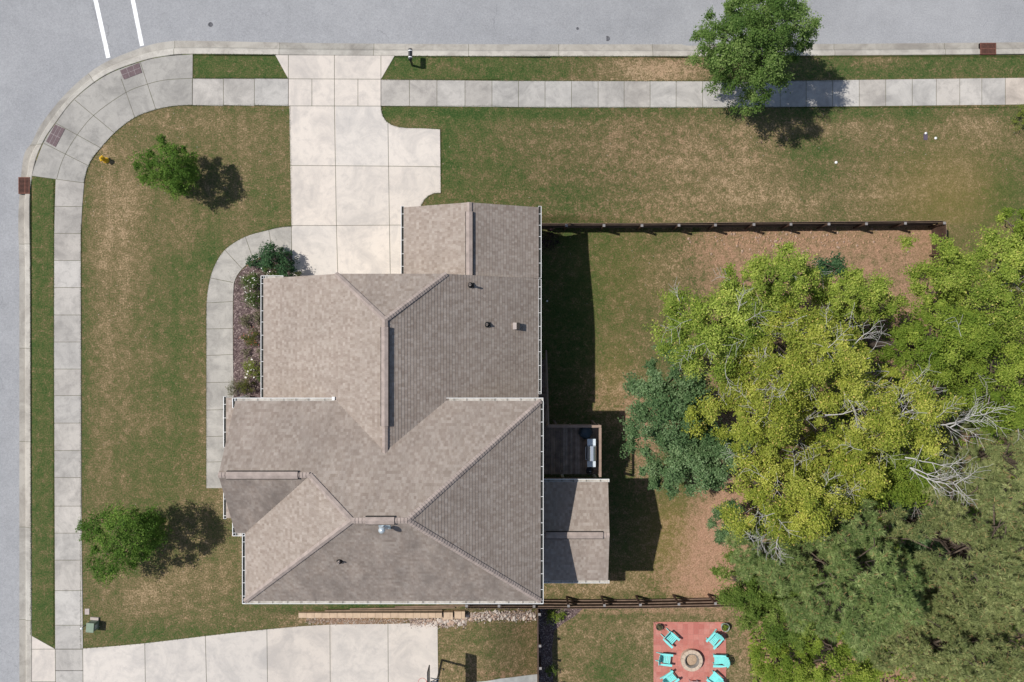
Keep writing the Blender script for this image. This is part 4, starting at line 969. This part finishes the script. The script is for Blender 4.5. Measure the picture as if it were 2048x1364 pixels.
# ---------------------------------------------------------------- retaining wall, timbers, rocks
def blockrow(px0,px1,py0,py1,zt,parent):
    a=PZ(px0,py1,zt);b=PZ(px1,py0,zt); mb=MB(); x=a.x
    while x<b.x-.05:
        e=min(x+rnd.uniform(.43,.47),b.x); mb.box((x,a.y+rnd.uniform(-.01,.01),-1.6),(e-.012,b.y,zt+rnd.uniform(-.008,.008))); x=e
    o=mb.build('wall_block_row',M['block']); o.parent=parent; o.location=-parent.location
rw=thing('retaining_wall',(-8,-16.1,0),"tan block retaining wall above the neighbour's concrete driveway",'wall')
blockrow(597,884,1226,1236,.05,rw); blockrow(885,906,1225,1239,-.12,rw); blockrow(908,930,1223,1237,-.28,rw)
for i,(xa,ya_,xb,yb_,lab) in enumerate(((650,1221,884,1220,'lowest brown timber edging just above the retaining wall'),(700,1217.5,910,1215,'middle brown timber edging above the retaining wall'),(790,1213.5,930,1211,'shortest brown timber edging, closest to the house eave'))):
    a=PZ(xa,ya_,.06);b=PZ(xb,yb_,.06); a.z=b.z=.05; mb=MB(); mb.beam(a,b,.07,.12); tag(mb.build('landscape_timber',M['timber']),lab,'timber edging','timber edgings')
def rock(p,r,mat,label,group,cat='rock',flat=.6):
    import bmesh
    b=bmesh.new(); bmesh.ops.create_icosphere(b,subdivisions=2,radius=r)
    sx,sy=rnd.uniform(.75,1.3),rnd.uniform(.7,1.1); ax=[Vector((rnd.uniform(-1,1),rnd.uniform(-1,1),rnd.uniform(-.2,1))).normalized() for _ in range(5)]
    for v in b.verts:
        for a in ax:
            d=v.co.dot(a)
            if d>r*.72: v.co-=a*(d-r*.72)
        v.co=Vector((v.co.x*sx,v.co.y*sy,v.co.z*flat))
    me=bpy.data.meshes.new('rock'); b.to_mesh(me); b.free(); me.materials.append(mat); o=bpy.data.objects.new('rock',me); o.location=p; o.rotation_euler.z=rnd.uniform(0,6); link(o); return tag(o,label,cat,group)
gl='pale rocks lying in the stony strip between retaining wall and lower fence'
for i in range(120):
    px=rnd.uniform(845,1072); py=rnd.uniform(1222,1240)+ (4 if px<930 else 0)+max(0,(930-px))*.05
    if px<930 and py<1238: py=rnd.uniform(1238,1250)
    p=PX(px,py); rock(p+Vector((0,0,.03)),rnd.choice((.05,.06,.075,.095,.14)),M['rock'] if rnd.random()<.72 else M['rock2'],'pale angular rock lying in the stony strip below the house',gl)
mb=MB()
def pebbles(name,n,fx,rad,mats,label):
    V=[]; idx=[]
    for i in range(n):
        p=PX(*fx()); r=rnd.uniform(*rad); a=rnd.uniform(0,6.28); c,s=math.cos(a)*r,math.sin(a)*r; z=p.z+.02
        V+=[(p.x+c,p.y+s,z),(p.x-s,p.y+c,z+r*.2),(p.x,p.y,z+r*.8)]; V+=[(p.x-s,p.y+c,z),(p.x-c,p.y-s,z),(p.x,p.y,z+r*.8)]; V+=[(p.x-c,p.y-s,z),(p.x+s,p.y-c,z),(p.x,p.y,z+r*.8)]; V+=[(p.x+s,p.y-c,z),(p.x+c,p.y+s,z),(p.x,p.y,z+r*.8)]
        k=rnd.randrange(len(mats)); idx+=[k]*4
    o=quadmesh(name,V,mats,k=3,idx=idx); o['kind']='stuff'; o['label']=label; return o
pebbles('gravel',2600,lambda:(lambda u:(820+u*252,rnd.gauss(1231 if u>.45 else 1243,5)))(rnd.random()),(.02,.055),[M['rock'],M['rock2'],M['mulch']],'loose pale gravel along the stony strip')
pebbles('wood_chips',1500,lambda:(rnd.uniform(612,850),rnd.gauss(1242,4)),(.015,.04),[M['rock2'],M['timber'],M['rock']],'loose chips below the retaining wall')
pebbles('spilled_mulch',500,lambda:(rnd.gauss(475,9),rnd.gauss(560,14)),(.01,.028),[M['mulch'],M['bark']],'mulch crumbs spilled on the front path')
pebbles('soil_stones',260,lambda:((lambda g:g if 1370<g<1850 else rnd.uniform(1380,1840))(rnd.gauss(1560,110)),rnd.gauss(482,12)),(.03,.10),[M['soilstone'],M['soilstone'],M['rock2']],'flat stones lying in the bare soil under the upper fence')

# ---------------------------------------------------------------- street furniture
# hydrant
p=PX(213,321); hy=thing('fire_hydrant',p,'yellow fire hydrant in the lawn at the curve of the pavement','hydrant')
mb=MB(); mb.lathe((0,0,0),[(.0,-.05),(.17,-.05),(.17,.05),(.11,.06),(.105,.50),(.15,.51),(.15,.56),(.135,.57),(.12,.64),(.07,.70),(.035,.72),(.035,.78),(0,.78)],18); loc(mb,'body',M['yellow'],hy)
for a in (1.9,-1.2): 
    c,s=math.cos(a),math.sin(a); mb=MB(); mb.tube([(.08*c,.08*s,.42),(.19*c,.19*s,.42)],.055,10); mb.tube([(.19*c,.19*s,.42),(.22*c,.22*s,.42)],.035,6); loc(mb,'side_nozzle',M['yellow'],hy)
mb=MB(); c,s=math.cos(-2.7),math.sin(-2.7); mb.tube([(.08*c,.08*s,.36),(.2*c,.2*s,.36)],.075,12); loc(mb,'pumper_nozzle',M['yellow'],hy)
# mailbox
p=PX(825,131); mbx=thing('mailbox',p,'black mailbox with two silver bands on a post by the kerb','mailbox')
mb=MB(); mb.box((-.05,-.05,-.1),(.05,.05,1.0)); mb.box((-.04,-.05,.88),(.04,.55,.94)); loc(mb,'post',M['black'],mbx)
mb=MB(); pr=[(-.11,.97),(-.11,1.12),(-.08,1.19),(0,1.22),(.08,1.19),(.11,1.12),(.11,.97)]; y0b,y1b=-.02,.60; n=len(pr)
vs=[(a,y0b,b) for a,b in pr]+[(a,y1b,b) for a,b in pr]; mb.add(vs,[(i,i+1,i+1+n,i+n) for i in range(n-1)]+[(n-1,0,n,2*n-1),tuple(range(n))[::-1],tuple(range(n,2*n))],0); recalc(loc(mb,'box',M['black'],mbx))
for y in (.09,.46):
    mb=MB(); vs=[(a*1.04,y,.97+(b-.97)*1.03) for a,b in pr]+[(a*1.04,y+.05,.97+(b-.97)*1.03) for a,b in pr]; mb.add(vs,[(i,i+1,i+1+n,i+n) for i in range(n-1)],0); loc(mb,'band',M['white'],mbx)
# drains
def drain(px,py,wx,wy,label,bars_x):
    p=PX(px,py,terr,.03); t=thing('storm_drain_grate',p,label,'drain grate')
    mb=MB(); mb.box((-wx/2,-wy/2,-.19),(wx/2,wy/2,.002)); loc(mb,'opening',M['hole'],t)
    mb=MB(); e=.045
    mb.box((-wx/2,-wy/2,.003),(wx/2,-wy/2+e,.03)); mb.box((-wx/2,wy/2-e,0.003),(wx/2,wy/2,.03)); mb.box((-wx/2,-wy/2+e,0.003),(-wx/2+e,wy/2-e,.03)); mb.box((wx/2-e,-wy/2+e,0.003),(wx/2,wy/2-e,.03)); loc(mb,'frame',M['rust'],t)
    mb=MB(); n=13
    for i in range(1,n):
        if bars_x: x=-wx/2+wx*i/n; mb.box((x-.017,-wy/2+e+.001,.004),(x+.012,wy/2-e-.001,.026))
        else: y=-wy/2+wy*i/n; mb.box((-wx/2+e+.001,y-.012,.004),(wx/2-e-.001,y+.014,.026))
    if bars_x: mb.box((-wx/2+e,-.02,.027),(wx/2-e,.02,.031))
    else: mb.box((.04,-wy/2+e,.027),(.08,wy/2-e,.031))
    loc(mb,'grate_bars',M['rust'],t)
drain(48.5,371,.66,.98,'rusty drain grate in the kerb at the left road',False); drain(1976,97.5,.96,.70,'rusty drain grate in the kerb at the upper right',True)
for px,py,r,lab in ((421,49,.12,'small round iron lid in the road left of the driveway'),(1155,57,.07,'smallest round iron lid, middle of the upper road'),(1214.5,77,.13,'round iron lid in the road near the kerb')):
    p=PX(px,py,terr,-.138); mb=MB(); mb.lathe(p,[(r*1.15,-.002),(r*1.15,.006),(r,.006),(r*.98,.002),(0,.003)],20); o=mb.build('valve_cover',M['iron'],org=tuple(p)); tag(o,lab,'iron lid','iron lids in the road')
# tactile plates
for q,lab in ((((240,141),(278,125.5),(284,145),(248,159)),'dark tactile plate nearer the two white road lines'),(((110,249),(130,257.5),(111,294),(92,283)),'dark tactile plate nearer the yellow hydrant')):
    w4=[PX(a,b,terr,.05) for a,b in q]; c=sum(w4,Vector())/4; t=thing('tactile_plate',c,lab,'tactile plate','tactile paving plates')
    mb=MB(); mb.add([v-c for v in w4]+[v-c-Vector((0,0,.04)) for v in w4],[(3,2,1,0),(0,1,5,4),(1,2,6,5),(2,3,7,6),(3,0,4,7)],0)
    recalc(loc(mb,'plate',M['brickmat'],t)); mb=MB()
    for f in (1/3,2/3): mb.beam(w4[0].lerp(w4[1],f)-c+Vector((0,0,.001)),w4[3].lerp(w4[2],f)-c+Vector((0,0,.001)),.015,.006)
    mb.beam(w4[0].lerp(w4[3],.5)-c+Vector((0,0,.0)),w4[1].lerp(w4[2],.5)-c+Vector((0,0,.0)),.015,.005)
    loc(mb,'joint_line',M['plateline'],t)
# cabinet
p=PX(191,1248); t=thing('utility_cabinet',p,'pale green metal utility cabinet beside the left pavement','utility cabinet',rz=R(-4))
mb=MB(); mb.box((-.2,-.25,0),(.2,.25,.62)); loc(mb,'cabinet',M['green_box'],t)
mb=MB(); mb.box((-.22,-.27,.621),(.22,.27,.68)); loc(mb,'lid',M['green_box'],t)
mb=MB(); mb.box((.201,-.14,.2),(.215,.1,.5)); loc(mb,'access_panel',M['galv'],t)
mb=MB(); mb.box((-.28,.26,-.03),(.2,.42,.12)); loc(mb,'bracket',M['ochre'],t)
p=PX(174.5,1223); mb=MB(); mb.box((-.13,-.17,-.05),(.13,.17,.03)); o=mb.build('utility_pad',M['ochre']); o.location=p; tag(o,'small flat concrete pad in the grass above the green cabinet','utility pad')
p=PX(170,1250.5); mk=thing('utility_marker_post',p,'thin grey marker stake with a white cap at the pavement edge','marker')
mb=MB(); tp=PX(163.8,1256.5,terr,.8)-p; mb.tube([(0,0,-.05),tuple(tp)],.03,8); loc(mb,'stake',M['post'],mk); mb=MB(); mb.lathe(tp,[(.0,-.02),(.075,0),(.075,.06),(.04,.1),(0,.11)],12); loc(mb,'cap',M['white'],mk)
for px,py,r,lab in ((1672,325,.085,'white round cleanout cap alone in the middle of the side lawn'),(1871,276.5,.08,'white round cap in the lawn right of the dark meter lid'),(1094,602,.06,'small white cap in the shade of the house')):
    p=PX(px,py); mb=MB(); mb.lathe(p,[(r*.9,-.05),(r,.04),(r*.8,.07),(0,.08)],14); tag(mb.build('cleanout_cap',M['white'],org=tuple(p)),lab,'pipe cap','white pipe caps in the lawn')
p=PX(1851,272); t=thing('meter_lid',p,'dark meter lid with a small white cap in the right lawn','meter lid')
mb=MB(); mb.box((-.12,-.24,-.03),(.12,.16,.02)); loc(mb,'lid',simple('purple grey lid',(.10,.08,.11),.7),t); mb=MB(); mb.lathe((.0,.16,.02),[(.07,0),(.07,.05),(0,.06)],10); loc(mb,'cap',M['white'],t)

# ---------------------------------------------------------------- neighbour's yard
pc=PX(1381,1317)
t=thing('fire_pit',pc+Vector((0,0,.03)),'round stone fire pit in the middle of the red patio','fire pit')
ro,ri=.66,.39
mb=MB(); n=14
for lev in range(2):
    for k in range(n):
        a0=2*math.pi*k/n+lev*.2; a1=a0+2*math.pi/n*.965; vs=[]
        j=rnd.uniform(-.012,.012)
        for z in (lev*.19,lev*.19+.185):
            for a in (a0,(a0+a1)/2,a1):
                for r in (ri+.05,ro+j-(.02 if lev==0 else 0)): vs.append((r*math.cos(a),r*math.sin(a),z))
        mb.add(vs,[(6,7,9,8),(8,9,11,10),(0,6,8,2),(2,8,10,4),(1,3,9,7),(3,5,11,9),(0,1,7,6),(4,10,11,5)],0)
loc(mb,'stone_ring',M['ring'],t)
mb=MB(); mb.lathe((0,0,0),[(ri+.06,.376),(ri+.055,.385),(ri,.38),(ri-.04,.1)],28); loc(mb,'inner_ring',M['ringin'],t)
mb=MB(); mb.lathe((0,0,0),[(ri-.02,.12),(ri*.7,.15),(ri*.3,.18),(0,.18)],24); loc(mb,'ash_bed',M['ash'],t)
# adirondack chair
def chair():
    t=thing('adirondack_chair',(0,0,0),'x','chair','turquoise chairs round the fire pit')   # faces +x
    T=M['turq']
    for s in (-1,1):
        mb=MB(); mb.box((.34,s*.29-.02,0),(.43,s*.29+.02,.52)); loc(mb,'front_leg',T,t)
        mb=MB(); mb.beam((.40,s*.27,.34),(-.52,s*.27,.05),.03,.13); loc(mb,'rear_leg',T,t)
        mb=MB(); y=s*.34
        mb.add([(.52,y-.075,.53),(.52,y+.075,.53),(-.05,y+.07,.53),(-.34,y+.03,.53),(-.34,y-.04,.53),(-.05,y-.07,.53)]+[(.52,y-.075,.555),(.52,y+.075,.555),(-.05,y+.07,.555),(-.34,y+.03,.555),(-.34,y-.04,.555),(-.05,y-.07,.555)],[(5,4,3,2,1,0),(6,7,8,9,10,11)]+[(i,(i+1)%6,(i+1)%6+6,i+6) for i in range(6)],0); loc(mb,'armrest',T,t)
    mb=MB()
    for i in range(6):
        x=.40-i*.105; z=.375-i*.032; mb.box((x-.09,-.27,z-.018),(x,.27,z))
    loc(mb,'seat',T,t)
    mb=MB()
    for i in range(7):
        f=(i-3)/3; top=.98-.16*f*f; y0_=f*.235; y1_=f*.30
        p=Vector((-.16,y0_,.20)); q=Vector((-.16-(top-.2)*.42,y1_,top)); d=(q-p).normalized(); wv=Vector((0,.036,0)); wv2=Vector((0,.044,0)); nn=Vector((.9,0,.4))*.012
        mb.add([p-wv-nn,p+wv-nn,q+wv2-nn,q-wv2-nn,p-wv+nn,p+wv+nn,q+wv2+nn,q-wv2+nn],[(0,3,2,1),(4,5,6,7),(0,1,5,4),(1,2,6,5),(2,3,7,6),(3,0,4,7)],0)
    loc(mb,'backrest',T,t)
    mb=MB(); mb.box((-.33,-.38,.48),(-.29,.38,.525)); loc(mb,'back_brace',T,t)
    return t
ch0=chair(); first=True
for (px,py,dr,lab) in ((1340,1276,0,'turquoise chair left of the fire pit, nearest the small brown pot'),(1430,1278,0,'turquoise chair nearest the pale grey planter'),(1329,1318,0,'turquoise chair directly left of the fire pit'),(1441,1321,0,'turquoise chair directly right of the fire pit, casting a fan shadow'),(1339,1358,0,'lower left turquoise chair cut by the bottom edge'),(1431,1360,0,'lower right turquoise chair cut by the bottom edge')):
    o=ch0 if first else copy_tree(ch0); first=False; p=PX(px,py,terr,.4); p.z=float(terr(p.x,p.y))+.03
    o.scale=(.92,.92,.92); o.location=p; o.rotation_euler=(0,0,math.atan2(pc.y-p.y,pc.x-p.x)+rnd.uniform(-.08,.08)); o['label']=lab
# planters
def planter(px,py,r,h,mat,leafm,label,lsize=.06,lr=.2):
    p=PX(px,py,terr,.03+h*.7); p.z=float(terr(p.x,p.y))+.03; t=thing('planter',p,label,'planter')
    mb=MB(); mb.lathe((0,0,0),[(r*.7,0),(r,h),(r*.92,h),(r*.85,h-.06)],20); loc(mb,'pot',mat,t); mb=MB(); mb.lathe((0,0,0),[(r*.86,h-.06),(0,h-.05)],16); loc(mb,'soil',M['soil'],t)
    L=np.array([(rnd.uniform(-.5,.5)*r,rnd.uniform(-.5,.5)*r,h+.06) for _ in range(5)]); q=lobe_leaves(L,lr*.7,40,lsize,.5); quadmesh('plant',q,leafm,t)
planter(1318,1254,.2,.32,M['potdark'],F12,'small brown pot with a grey green plant at the patio corner'); planter(1450,1254,.26,.42,M['pot'],F5,'pale grey green planter at the upper right patio corner')
p=PX(1308,1243.5); t=thing('garden_torch',p,'thin dark garden torch at the upper left patio corner','torch'); mb=MB(); mb.tube([(0,0,-.1),(0,0,1.25)],.012,6); loc(mb,'pole',M['black'],t); mb=MB(); mb.lathe((0,0,1.2),[(0,0),(.05,.05),(.05,.15),(.02,.2),(0,.2)],10); loc(mb,'burner',M['black'],t)
p=PX(1385,1366); t=thing('side_table',p+Vector((0,0,.03)),'small grey slatted table cut by the bottom edge of the photo','table')
mb=MB(); 
for i in range(6): mb.box((-.24,-.2+i*.075,.42),(.24,-.15+i*.075,.44))
mb.box((-.26,.23,.40),(.26,.26,.45)); mb.box((-.26,-.25,.40),(.26,-.22,.45)); loc(mb,'table_top',M['galv'],t)
for x in (-.23,.23):
    for y in (-.21,.23): mb=MB(); mb.box((x-.015,y-.015,0),(x+.015,y+.015,.40)); loc(mb,'leg',M['galv'],t)
# basketball hoop
b0=PX(884,1320); t=thing('basketball_hoop',b0,'grey basketball hoop leaning over the edge of the neighbour driveway','basketball hoop')
pt=Vector(PZ(876,1354,2.75)); dz=b0.z
bc=PZ(857,1365,2.9)
rel=lambda v: tuple(Vector(v)-b0)
mb=MB(); mb.beam(rel((b0.x,b0.y,dz)),rel((b0.x,b0.y,2.35)),.11,.11); loc(mb,'pole',M['black'],t)
hx=b0.x-.05
for z0_,z1_,yy in ((2.3,2.5,-.07),(2.3,2.5,.07),(1.95,3.2,-.06),(1.95,3.2,.06)):
    mb=MB(); mb.beam(rel((hx+.1,b0.y+yy,z0_)),rel((bc.x+.08,bc.y+yy*1.3 if abs(bc.y-b0.y)<.3 else b0.y+yy*1.3,z1_)),.035,.05); loc(mb,'support_arm',M['galv'],t)
by_=b0.y
mb=MB(); mb.box((bc.x-b0.x-.02,-.9,2.4-dz),(bc.x-b0.x+.02,.9,3.4-dz)); loc(mb,'backboard',M['clear'],t)
mb=MB(); X0=bc.x-b0.x
for a,b in (((X0,-.9,2.4-dz),(X0,.9,2.4-dz)),((X0,-.9,3.4-dz),(X0,.9,3.4-dz)),((X0,-.9,2.4-dz),(X0,-.9,3.4-dz)),((X0,.9,2.4-dz),(X0,.9,3.4-dz))): mb.beam(a,b,.06,.05)
loc(mb,'board_frame',M['black'],t)
mb=MB(); mb.tube([(X0-.38+.23*math.cos(a),.23*math.sin(a),2.5-dz) for a in np.linspace(0,2*math.pi,25)],.011,6); mb.beam((X0-.15,0,2.5-dz),(X0,0,2.5-dz),.08,.03); loc(mb,'rim',M['red'],t)
mb=MB(); mb.tube([(.05,0,1.3),(.22,0,1.3),(.22,0,1.45)],.02,6); mb.lathe((.22,0,1.45),[(0,0),(.05,.0),(.05,.05),(0,.05)],10); loc(mb,'crank_handle',M['black'],t)
# neighbour house roof corner
mb=MB(); drape(mb,WP([(925,1365),(1000,1357),(1075,1348),(1075,1440),(925,1440)]),.03,.5,0,.1); o=mb.build('neighbour_path',M['greyconc']); o['kind']='structure'
nh=thing('neighbour_house',(-1,-22,-1),'grey roofed neighbouring house just below the bottom edge, seen by its shadow','house')
a=PZ(925,1412,1.4);b=PZ(1056,1399,1.4); d=(b-a).normalized(); n2=Vector((d.y,-d.x,0))
mb=MB(); q=[a-d*1,b,b+n2*4+Vector((0,0,2.2)),a-d*1+n2*4+Vector((0,0,2.2))]; mb.add(q+[v-Vector((0,0,.15)) for v in q],[(3,2,1,0),(0,1,5,4),(1,2,6,5),(2,3,7,6),(3,0,4,7),(4,5,6,7)],0); o=recalc(mb.build('roof',M['roof2'])); o.parent=nh; o.location=-nh.location
mb=MB(); mb.beam(a-d*1-n2*.03,b-n2*.03,.05,.1); o=mb.build('gutter',M['post']); o.parent=nh; o.location=-nh.location
mb=MB(); c0=a+n2*3.;c1=b+n2*3.-d*.3; mb.add([c0-d*1,c1,c1+n2*5,c0-d+n2*5]+[Vector((v.x,v.y,-2.8)) for v in (c0-d*1,c1,c1+n2*5,c0-d+n2*5)],[(0,1,2,3),(0,4,5,1),(1,5,6,2),(2,6,7,3),(3,7,4,0)],0); o=recalc(mb.build('wall',M['siding'])); o.parent=nh; o.location=-nh.location
# ---------------------------------------------------------------- shrubs
def bush(name,px,py,r,h,mat,label,cat='shrub',group=None,n=8,per=170,size=.06,flowers=0,lr=.28,fw=FW,fsize=.07,sxy=(1,1),shell=.3):
    p=PX(px,py,terr,h*.7); p.z=float(terr(p.x,p.y))+.02; t=thing(name,p,label,cat,group)
    L=lobes_disc((0,0,h*.45),r*sxy[0],r*sxy[1],h*.5,n,seed=int(px+py)); L[:,2]=np.maximum(L[:,2],.15)
    q=lobe_leaves(L,lr,per,size,.4,shell,.8); quadmesh('foliage',q,mat,t)
    mb=MB()
    for l in L[::2]: limb(mb,(0,0,0),Vector(l),.02,.006)
    loc(mb,'stem',M['bark'],t)
    if flowers:
        i=rng.integers(0,len(L),flowers); P=L[i]+unit(flowers,.8)*lr*np.array([1,1,.85]); nr=unit(flowers,2.)
        quadmesh('blossom',np.concatenate([leafquads(P,fsize*rng.uniform(.7,1.3,flowers),nr,1.0)]),fw,t)
    return t
bush('cone_shrub',541,512,1.0,2.1,F9,'dark green twisted juniper at the corner of the front path',n=22,per=150,size=.10,lr=.30,sxy=(1.0,.72))
bush('cone_shrub',570,540,.62,1.9,F9,'dark juniper beside the driveway edge, casting a jagged shadow',n=12,per=150,size=.10,lr=.28)
bush('cone_shrub',505,523,.4,.8,F9,'small dark juniper at the path edge left of the larger one',n=6,per=110,size=.09,lr=.2)
bush('rose_bush',540,545,.6,1.2,F10,'rose bush with pink white blooms just above the roof gutter corner','rose bush','rose bushes in the mulch bed',n=9,flowers=30)
bush('rose_bush',500,562,.62,1.1,F10,'large white flowering rose bush at the top of the mulch bed','rose bush','rose bushes in the mulch bed',n=14,flowers=45,sxy=(1,.8))
bush('rose_bush',503,595,.55,1.0,F10,'second white flowering rose bush, overlapping the first','rose bush','rose bushes in the mulch bed',n=11,flowers=24)
bush('shrub',594,551,.25,.5,F14,'small lime green plant at the driveway end of the bed',n=4,per=80,lr=.16)
bush('grass_tuft',489,642,.38,.5,F12,'thin grey green grass clump in the upper mulch bed','ornamental grass','grey green grass clumps',n=5,per=60,size=.09,lr=.25)
bush('grass_tuft',516,635,.4,.5,F12,'grey green grass clump beside the roof gutter, upper bed','ornamental grass','grey green grass clumps',n=6,per=70,size=.09,lr=.28,sxy=(.6,1.3))
bush('shrub',500,676,.58,.8,F11,'reddish green shrub in the middle of the mulch bed',n=11,per=140,lr=.24,flowers=24,fw=simple('red new leaves',(.35,.10,.05),.7,bstr=0),fsize=.06)
bush('grass_tuft',489,707,.32,.4,F12,'faint grey green grass clump left of the gutter, middle bed','ornamental grass','grey green grass clumps',n=4,per=45,size=.08,lr=.24)
bush('grass_tuft',520,705,.3,.4,F12,'grey green grass clump close to the gutter, middle bed','ornamental grass','grey green grass clumps',n=4,per=55,size=.08,lr=.24,sxy=(.6,1.4))
bush('rose_bush',502,737,.5,.9,F14,'lime green rose bush with cream blooms in the lower bed','rose bush','rose bushes in the mulch bed',n=10,flowers=14,fsize=.12)
bush('shrub',470,777,.50,.8,F12,'grey green shrub spilling over the path edge',n=9,per=140,lr=.24)
bush('shrub',490,773,.50,.9,F11,'olive red shrub at the bottom of the mulch bed',n=9,per=140,lr=.25)
bush('shrub',521,752,.35,.5,F10,'low green shrub under the roof gutter, lower bed',n=5,per=100,lr=.2,sxy=(.6,1.2))
bush('purple_shrub',1098,479,.75,1.9,F13,'dark purple leaved shrub behind the garage by the upper fence',n=14,per=110,lr=.3,sxy=(.9,1))
bush('shrub',1112,1232,.62,.6,F5,"bright green shrub in the corner of the neighbour's yard",n=10,per=150,lr=.25,sxy=(1.2,.9))
bush('shrub',1101,1342,.4,.7,F8,"small green shrub in the shade at the neighbour's fence",n=6,per=110,lr=.22)
bush('shrub',2046,232,.55,1.2,F14,'yellow green variegated shrub cut by the right edge below the pavement',n=9,per=130,lr=.25,sxy=(.6,1.6))
bush('shrub',1340,985,.3,.4,F3,'low green seedling beside the tip of the porch shadow',n=4,per=70,lr=.15) if False else None
# ---------------------------------------------------------------- grass tufts: ragged edges and texture
def tufts():
    P=[];E=[]
    edges=[[(162,y) for y in range(450,1297,2)],[(108,y) for y in range(362,1290,2)],[(62,y) for y in range(362,1270,2)],
      [(x,210.8) for x in range(387,577,2)],[(x,212.5+2*(x>1000)) for x in range(765,2040,2)],[(x,160+2*(x>1000)) for x in range(765,1700,2)],[(x,157) for x in range(387,577,2)],
      [(x,113) for x in range(790,2040,2)],[(x,109.8) for x in range(388,552,2)],[(580.3+(y-212)*.014,y) for y in range(212,455,2)],[(881.5,y) for y in range(258,386,2)],[(413,y) for y in range(610,976,2)],
      [(a,b) for a,b in dens(PO,14)],[(a,b) for a,b in dens(CI,14)],[(a,b) for a,b in dens(top_nd,6)],[(a,b) for a,b in dens(arc1,8)],[(a,b) for a,b in dens(arc2,8)]]
    for e in edges:
        for a,b in e:
            for k in range(7):
                p=PX(a+rnd.gauss(0,.8),b+rnd.gauss(0,.8)); P.append((p.x,p.y,p.z+.01))
    P=np.array(P); n=len(P); a=rng.uniform(0,6.28,n); h=rng.uniform(.03,.075,n); wd=.016
    s=np.stack([np.cos(a)*wd,np.sin(a)*wd,0*a],1); t=np.stack([rng.normal(0,.02,n),rng.normal(0,.02,n),h],1)
    o=quadmesh('grass',np.stack([P-s,P+s,P+t],1),foliage('grass blades',(.05,.10,.02),(.10,.15,.04),(.2,.18,.08),trans=.1),k=3); o['kind']='stuff'; o['label']='ragged grass blades along the edges of the concrete'
top_nd=[(166,1297),(230,1292),(290,1286.5),(345,1280),(410,1272),(470,1265),(535,1258.5),(600,1252.5)]
tufts()

pebbles('fallen_leaves',900,lambda:(rnd.uniform(165,2040),rnd.uniform(215,440)) if rnd.random()<.5 else (rnd.uniform(170,405),rnd.uniform(230,1270)) if rnd.random()<.5 else (rnd.uniform(1090,1450),rnd.uniform(470,1190)),(.012,.03),[M['soilstone'],M['rock2'],M['rock']],'small dry leaves and crumbs scattered over the lawn')
